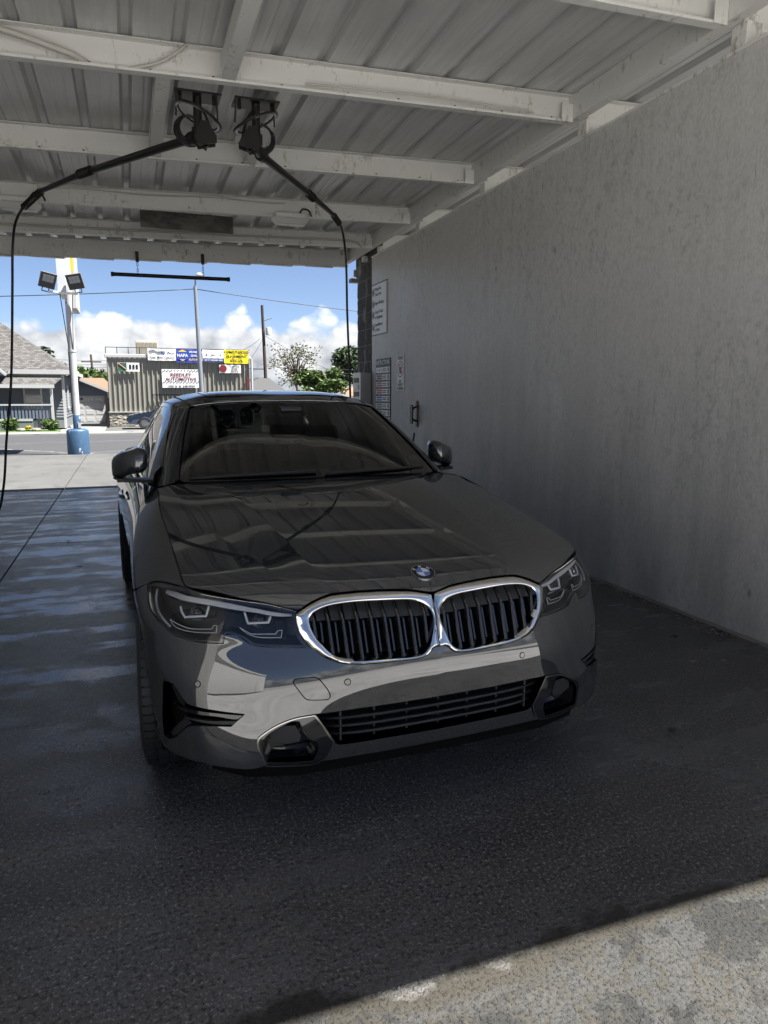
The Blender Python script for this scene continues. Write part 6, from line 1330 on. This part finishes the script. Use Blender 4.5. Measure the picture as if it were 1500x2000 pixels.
for i in range(24): m = MB(); m.box((-.02, 2.6 - i * .02 * 0 + i * .13 - 2.6, 0), (.02, .12 + i * .13, 1.1)); bm_(m, 'fence_board', mat('fence_wood', (.20, .13, .08), .9) if i == 0 else bpy.data.materials['fence_wood'], fn)
# -- planting and trees
shrub((-2.98, 31.0, 0), .36, 900, M_LEAF_A, 'rounded bright green shrub at the right end of the porch', 3)
shrub((-4.42, 31.1, 0), .36, 900, M_LEAF_A, 'bright green shrub by the hanging hose at the left', 4)
shrub((-3.78, 31.0, 0), .18, 260, M_LEAF_C, 'small yellow flowering shrub between the two green ones', 5, .05)
for i, (x_, y_, s_) in enumerate(((-4.0, 30.75, .12), (-3.45, 30.7, .13), (-3.62, 30.72, .08))):
    m = MB(); bmx = bmesh.new(); bmesh.ops.create_icosphere(bmx, subdivisions=2, radius=1); m.add([(v.co.x * s_ * 1.5 + noise.noise(v.co * 2) * .05, v.co.y * s_, max(0, v.co.z * s_ * .7 + .04)) for v in bmx.verts], [[v.index for v in f.verts] for f in bmx.faces]); bmx.free()
    o = m.build('boulder', M_STONE, None, True, loc=(x_, y_, 0)); tag(o, ('pale boulder left of the yellow shrub', 'tan boulder beside the right porch shrub', 'small stone beside the tan boulder')[i], 'boulder', 'garden boulders')
tree('tree', (-5.1, 50, 0), 4.7, 1.7, 2600, M_LEAF_B, 'dark green tree behind the house roof', seed=11)
tree('tree', (-2.9, 60, 0), 3.6, 1.5, 2600, M_LEAF_A, 'green tree rising behind the garage', seed=12)
tree('tree', (-1.1, 62, 0), 3.5, 1.3, 2200, M_LEAF_D, 'greyish tree between the garage and the shop', seed=13)
tree('tree', (11.2, 50, 0), 5.6, 2.3, 1500, M_LEAF_D, 'sparse half bare tree right of the utility pole', seed=14, size=.10, trunk_r=.09, blobs=60, limbs=60, gaps=.75, zc=.62)
tree('tree', (11.6, 44, 0), 3.1, 1.6, 5200, M_LEAF_A, 'dense bright green tree above the sedan roof', seed=15, size=.13, blobs=20)
tree('tree', (17.7, 60, 0), 5.6, 2.4, 6200, M_LEAF_B, 'large dark tree beside the block pier', seed=16, blobs=18, size=.17)
tree('tree', (20.3, 60, 0), 4.5, 1.7, 3000, M_LEAF_B, 'dark tree partly hidden by the block pier', seed=18, blobs=14, size=.17)
pt = empty('palm_tree', (14.2, 56, 0)); tag(pt, 'small palm with drooping fronds right of the green tree', 'palm tree')
m = MB(); m.tube([(0, 0, 0), (.05, 0, 1.6), (0, 0, 3.1)], [.16, .12, .11], 8); m.build('trunk', M_BARK, pt, True)
rng = np.random.default_rng(3)
for i in range(16):
    a = i * 2.4; m = MB(); d = np.array([cos(a), sin(a), 0]); L2 = rng.uniform(.9, 1.3); el = rng.uniform(.1, .9); P = [np.array([0, 0, 3.1]) + d * L2 * t + np.array([0, 0, el * t - 1.1 * t * t]) for t in np.linspace(0, 1, 9)]
    for j in range(8):
        p, q = P[j], P[j + 1]; sd3 = np.cross(d, [0, 0, 1]) * .12 * (1 - j / 10); m.add([p, q, q + sd3 - [0, 0, .12], p + sd3 - [0, 0, .10]], [(0, 1, 2, 3)]); m.add([p, q, q - sd3 - [0, 0, .12], p - sd3 - [0, 0, .10]], [(0, 1, 2, 3)])
    m.build('frond', M_LEAF_D, pt, fixn=False)
for i, (x_, y_, w_2, h_, lab, cl_) in enumerate(((8.3, 46, 1.1, 2.35, 'grey roofed shed right of the auto shop', (.06, .06, .06)), (16.2, 52, 2.4, 1.9, 'low house with an orange tan roof beyond the sedan', (.20, .12, .075)), (13.6, 50, 1.6, 1.75, 'small grey roofed house behind the green tree', (.11, .11, .105)), (-2.4, 54, 1.5, 2.4, 'brown roofed house behind the garage', (.15, .10, .065)))):
    e = empty('far_house', (x_, y_, 0)); tag(e, lab, 'house'); m = MB(); m.box((-w_2, 0, 0), (w_2, 4, h_ * .72)); m.build('wall', M_SID, e); m = MB(); m.add([(-w_2 - .2, -.2, h_ * .70), (w_2 + .2, -.2, h_ * .70), (w_2 + .2, 4.2, h_ * .70), (-w_2 - .2, 4.2, h_ * .70), (-w_2 * .5, 2, h_ * 1.08), (w_2 * .5, 2, h_ * 1.08)], [(0, 1, 5, 4), (1, 2, 5), (2, 3, 4, 5), (3, 0, 4), (0, 3, 2, 1)]); m.build('roof', mat('far_roof', cl_, .9), e)
    window(-.4 * w_2, 0, h_ * .25, .5, .7, e); window(.4 * w_2, 0, h_ * .25, .5, .7, e)
# -- sign pole with floodlights
M_WPOLE = mat('chipped_white_pole', (.70, .70, .69), .45); k = N(M_WPOLE); chip = k.ramp(k.noise(k.co((1, 1, .5)), 9, 4, .6), (.66, 0.), (.69, 1.)); k.l(k.mix(chip, k.mix(k.noise(k.co(), 3, 4), (.34, .34, .337), (.43, .43, .427)), (.10, .08, .06)), 'Base Color')
M_BPAINT = mat('chipped_blue_paint', (.03, .12, .27), .45); k = N(M_BPAINT); chip = k.ramp(k.noise(k.co((1, 1, .6)), 11, 5, .65), (.63, 0.), (.67, 1.)); k.l(k.mix(chip, k.mix(k.noise(k.co(), 4, 5), (.022, .055, .105), (.045, .095, .165)), (.42, .42, .42)), 'Base Color'); k.bump(k.noise(k.co(), 8, 5), .3, .02)
SP = empty('sign_pole', (-1.20, 18.62, 0)); tag(SP, 'white steel sign pole on a blue drum base by the road', 'pole')
m = MB(); m.lathe([(0, .60), (.18, .60), (.235, .57), (.25, .54), (.252, .02), (.25, -.05)], n=28); m.build('drum_base', M_BPAINT, SP, 35)
m = MB(); m.lathe([(.088, .60), (.088, .92), (.0875, .921)], n=20); m.build('blue_sleeve', M_BPAINT, SP, True)
m = MB(); m.tube([(0, 0, .6), (-.0, 0, 3.95)], .083, 20); m.build('shaft', M_WPOLE, SP, 40)
m = MB(); m.tube([(0, 0, 3.9), (.0, 0, 6.8)], .083, 16); m.build('shaft_top', M_WPOLE, SP, 40)
m = MB(); m.box((-.21, -.20, 3.72), (-.02, 1.1, 6.6), bev=.008); m.build('sign_cabinet', mat('sign_panel_grey', (.50, .52, .54), .4), SP)
m = MB(); m.box((.0, .02, 3.40), (.17, 1.25, 6.6), bev=.008); m.build('sign_side_panel', M_WPOLE, SP)
m = MB(); m.add([(.02, .018, 6.0), (.145, .018, 6.0), (.145, .018, 4.12), (.05, .018, 4.42)], [(0, 1, 2, 3)]); m.build('yellow_print', mat('sign_amber', (.75, .42, .02), .4), SP)
for sx_ in (-.17, .10):
    m = MB(); m.tube([(sx_, -.16, 3.72), (sx_ * .35, -.085, 2.45)], .010, 6); m.build('stay_rod', M_IRON, SP)
m = MB(); m.lathe([(.086, 2.40), (.094, 2.40), (.094, 2.46), (.086, 2.46)], n=20); m.build('clamp_band', M_WPOLE, SP, 30)
m = MB(); m.tube([(-.075, -.05, 2.4), (-.08, -.05, .95)], .012, 6); m.build('cable_run', M_IRON, SP)
m = MB(); m.tube([(-.42, -.22, 3.72), (.22, -.22, 3.70)], .028, 8); m.build('floodlight_crossbar', M_STEEL, SP, 40)
m = MB(); m.box((.03, -.10, .62), (.09, -.08, .74)); m.build('base_tag', M_WTRIM, SP)
M_FLB = mat('floodlight_case', (.13, .115, .10), .5); M_FLF = mat('floodlight_face', (.035, .037, .04), .3); M_LED = mat('led_cells', (.26, .265, .265), .4)
for i, (x_, rz_, lab) in enumerate(((-1.20 - .46, 20, 'left square floodlight on the sign pole'), (-1.20 + .24, -10, 'right square floodlight on the sign pole'))):
    f = empty('floodlight', (x_, 18.38, 3.76)); f.rotation_euler = (radians(22), radians(10 if i else -10) * -1, radians(rz_)); tag(f, lab, 'floodlight', 'floodlights on the sign pole')
    m = MB(); m.grid([[(sx_ * a, y_, .23 + sz_ * b) for sx_, sz_ in ((-1, -1), (1, -1), (1, 1), (-1, 1))] for a, b, y_ in ((.17, .17, -.055), (.17, .17, 0), (.13, .13, .09))], closed=True); m.add([(-.13, .09, .10), (.13, .09, .10), (.13, .09, .36), (-.13, .09, .36)], [(0, 1, 2, 3)]); m.build('case', M_FLB, f)
    m = MB(); m.box((-.17, -.062, .06), (.17, -.055, .40), bev=.002); m.build('face_frame', M_FLF, f)
    for a in range(3):
        for b in range(2): m = MB(); m.box((-.118 + a * .08, -.067, .20 + b * .08), (-.043 + a * .08, -.0625, .275 + b * .08)); m.build('led_cell', M_LED, f)
    m = MB(); m.tube([(-.07, 0, .06), (-.07, 0, -.03), (.07, 0, -.03), (.07, 0, .06)], .014, 6); m.build('yoke', M_IRON, f)
# -- street lamp, utility poles, wires
M_GALV = mat('galvanised', (.24, .26, .28), .45, .4); M_WOOD = mat('pole_wood', (.055, .04, .03), .9)
sl = empty('street_lamp', (2.52, 27.9, 0)); tag(sl, 'tall grey galvanised street lamp in front of the auto shop', 'street lamp')
m = MB(); m.tube([(.12, 0, 0), (.0, 0, 5.3), (.0, 0, 5.35)], [.10, .065, .065], 12); m.build('mast', M_GALV, sl, 40)
m = MB(); m.tube([(.0, 0, 5.3), (.02, .0, 5.6), (.12, .0, 5.74), (.28, 0, 5.76)], .03, 8); m.build('arm', M_GALV, sl, True)
m = MB(); m.lathe([(0, .09), (.07, .08), (.13, .03), (.13, -.01), (.08, -.05), (0, -.06)], (.17, 0, 5.74), 'Z', 16); m.build('lamp_head', mat('lamp_head_pale', (.55, .55, .52), .4), sl, True)
def upole(loc, h_, label, tr=True):
    e = empty('utility_pole', loc); tag(e, label, 'pole', 'wooden utility poles'); m = MB(); m.tube([(.18, 0, 0), (0, 0, h_)], [.13, .095], 10); m.build('shaft', M_WOOD, e, 40)
    if tr:
        m = MB(); m.lathe([(0, .5), (.16, .5), (.19, .45), (.19, .0), (0, -.02)], (.36, -.1, h_ - 1.9), 'Z', 14); m.build('transformer', mat('transformer_grey', (.38, .40, .40), .5), e, 35)
        m = MB(); m.tube([(.05, 0, h_ - 1.0), (.6, -.1, h_ - .8)], .03, 6); m.build('insulator_arm', M_GALV, e)
    else:
        m = MB(); m.box((-.9, -.05, h_ - .75), (.9, .05, h_ - .63)); m.build('crossarm', M_WOOD, e)
    return e
upole((8.55, 48, 0), 7.2, 'tall wooden utility pole with a transformer right of the shop'); upole((-3.2, 75, 0), 5.2, 'distant wooden pole with a crossarm above the garage', False)
upole((8.1, 70, 0), 5.5, 'small distant pole between the shop and the utility pole', False)
def wire(pts, label, r=.012, sag=.25):
    P = []
    for a, b in zip(pts[:-1], pts[1:]):
        for t in np.linspace(0, 1, 14): P.append(tuple(np.array(a) * (1 - t) + np.array(b) * t - [0, 0, sag * 4 * t * (1 - t)]))
    m = MB(); m.tube(P, r, 5); o = m.build('power_line', M_IRON, None, True); tag(o, label, 'power line', 'overhead wires')
wire([(-6.5, 26.5, 4.35), (2.5, 27.9, 5.25)], 'overhead wire from the left edge to the street lamp', .014, .05); wire([(2.5, 27.9, 5.25), (16, 29.5, 4.55)], 'overhead wire from the street lamp to the right', .014, .12)
wire([(8.4, 48, 5.1), (5.2, 36, 3.5)], 'service wire dropping from the utility pole to the shop roof', .012, .1); wire([(8.5, 48, 5.0), (5.5, 34.4, 3.1)], 'second service wire dropping to the shop corner', .012, .1)
wire([(8.6, 48, 5.3), (16.8, 52, 2.2)], 'long diagonal wire falling right from the utility pole', .012, .2); wire([(8.7, 48, 3.3), (22, 52, 2.7)], 'low wire running right behind the green tree', .014, .1); wire([(8.6, 48, 3.1), (5.3, 44, 3.1)], 'short wire bundle left of the utility pole', .03, .05)
wire([(8.7, 50, 3.5), (24, 54, 3.2)], 'pale thin wire above the low wire on the right', .010, .1)
for i, z_ in enumerate((4.75, 4.35, 4.1)): wire([(-14, 72, z_), (-.3, 76, z_ - .05)], ('top wire crossing behind the garage', 'middle wire crossing behind the garage', 'lowest wire crossing behind the garage')[i], .018, .1)
# -- parked cars
def small_car(name, loc, rz, s_, paint, label):
    e = empty(name, loc, rz); e.scale = (s_, s_, s_); tag(e, label, 'car', 'cars parked across the road')
    side = [(-2.2, .30), (-2.25, .55), (-2.18, .70), (-1.85, .80), (-1.0, .93), (-.35, 1.32), (.1, 1.43), (.8, 1.43), (1.35, 1.25), (1.75, 1.02), (2.15, .98), (2.25, .75), (2.22, .35), (1.75, .24), (1.7, .45), (1.5, .63), (1.25, .63), (1.05, .45), (1.0, .22), (-.95, .22), (-1.02, .45), (-1.22, .63), (-1.48, .63), (-1.68, .45), (-1.75, .24)]
    rows = []
    for w_2, k_ in ((-.80, .93), (-.88, .99), (-.88, 1.), (.88, 1.), (.88, .99), (.80, .93)):
        rows.append([(x_ * (1 if abs(w_2) > .8 else .985), w_2 * (1 if z_ < .95 else 1 - (z_ - .95) * .55), .2 + (z_ - .2) * (1 if abs(w_2) > .81 else .985)) for x_, z_ in side])
    m = MB(); m.grid(rows, closed=True); n_ = len(side); m.F += [tuple(range(n_)), tuple(range(n_ * 5, n_ * 6))]; m.M += [0, 0]; m.build('body', paint, e, 35)
    for y_ in (-1, 1):
        zx = lambda z_: y_ * (.886 * (1 - (z_ - .95) * .55) + .004)
        m = MB(); m.add([(x_, zx(z_), z_) for x_, z_ in ((-.88, .97), (-.32, 1.29), (.08, 1.37), (.35, 1.37), (.35, .97))], [(0, 1, 2, 3, 4)]); m.build('side_window', M_DGLASS, e)
        m = MB(); m.add([(x_, zx(z_), z_) for x_, z_ in ((.41, .97), (.41, 1.37), (.8, 1.37), (1.28, 1.2), (1.45, 1.0))], [(0, 1, 2, 3, 4)]); m.build('side_window', M_DGLASS, e)
        m = MB(); m.add([(-2.20, y_ * .45, .62), (-2.02, y_ * .875, .66), (-1.80, y_ * .895, .79), (-2.12, y_ * .5, .74)], [(0, 1, 2, 3)]); m.V = [(x_ - .012, yy + y_ * .006, z_) for x_, yy, z_ in m.V]; m.build('headlight', M_GREYP, e)
        for x_ in (-1.35, 1.38):
            w4 = empty('wheel', parent=e); w4.location = (x_, y_ * .80, .32)
            m = MB(); m.lathe([(.20, -.09), (.30, -.10), (.325, -.07), (.325, .07), (.30, .10), (.20, .09)], (0, 0, 0), 'Y', 28, closed=True); m.build('tyre', M_RUB, w4, 40)
            m = MB(); m.lathe([(.0, y_ * .07), (.06, y_ * .075), (.06, y_ * .06), (.205, y_ * .04)], (0, 0, 0), 'Y', 24); m.build('hub', M_DISC, w4, 40)
            for q in range(10): a = 2 * pi * q / 10; m = MB(); m.tube([(.05 * cos(a), y_ * .08, .05 * sin(a)), (.21 * cos(a), y_ * .085, .21 * sin(a))], .018, 5); m.build('spoke', M_RIM, w4)
    m = MB(); m.box((-2.27, -.35, .42), (-2.22, .35, .60), bev=.01); m.build('grille', M_BLACK, e); m = MB(); m.add([(-1.0, -.72, .95), (-1.0, .72, .95), (-.36, .62, 1.31), (-.36, -.62, 1.31)], [(0, 1, 2, 3)]); m.V = [(x_ - .012, yy, z_ + .012) for x_, yy, z_ in m.V]; m.build('front_window', M_DGLASS, e)
    return e
small_car('parked_car', (1.62, 31.8, 0), 0, .77, mat('blue_grey_paint', (.06, .07, .09), .25, .5, coat=1), 'blue grey sedan parked before the stone base of the shop')
small_car('parked_car', (3.05, 30.7, 0), 0, .80, mat('black_paint', (.010, .010, .011), .2, coat=1), 'black car parked nearer the road, mostly hidden by the sedan')
small_car('parked_car', (-6.55, 29.6, 0), pi, .80, mat('silver_paint', (.45, .46, .48), .25, .7, coat=1), 'silver car at the left photo edge beside the lawn')

# -- pale building across the forecourt in front of the bay (mirrored in the sedan's bumper)
PB = empty('pale_building', (-11.5, -9, 0)); tag(PB, 'pale rendered building across the forecourt, seen only mirrored in the bumper', 'building')
m = MB(); m.box((-4, -7, 0), (0, 7.5, 3.9)); m.build('wall', mat('pale_render', (.70, .69, .67), .8), PB)
m = MB(); m.box((-4.1, -7.1, 3.9), (.12, 7.6, 4.1)); m.build('parapet', M_STEEL, PB)
m = MB(); m.box((.0, -5.2, 0), (.04, -4.2, 2.1)); m.build('door', M_STEEL, PB)
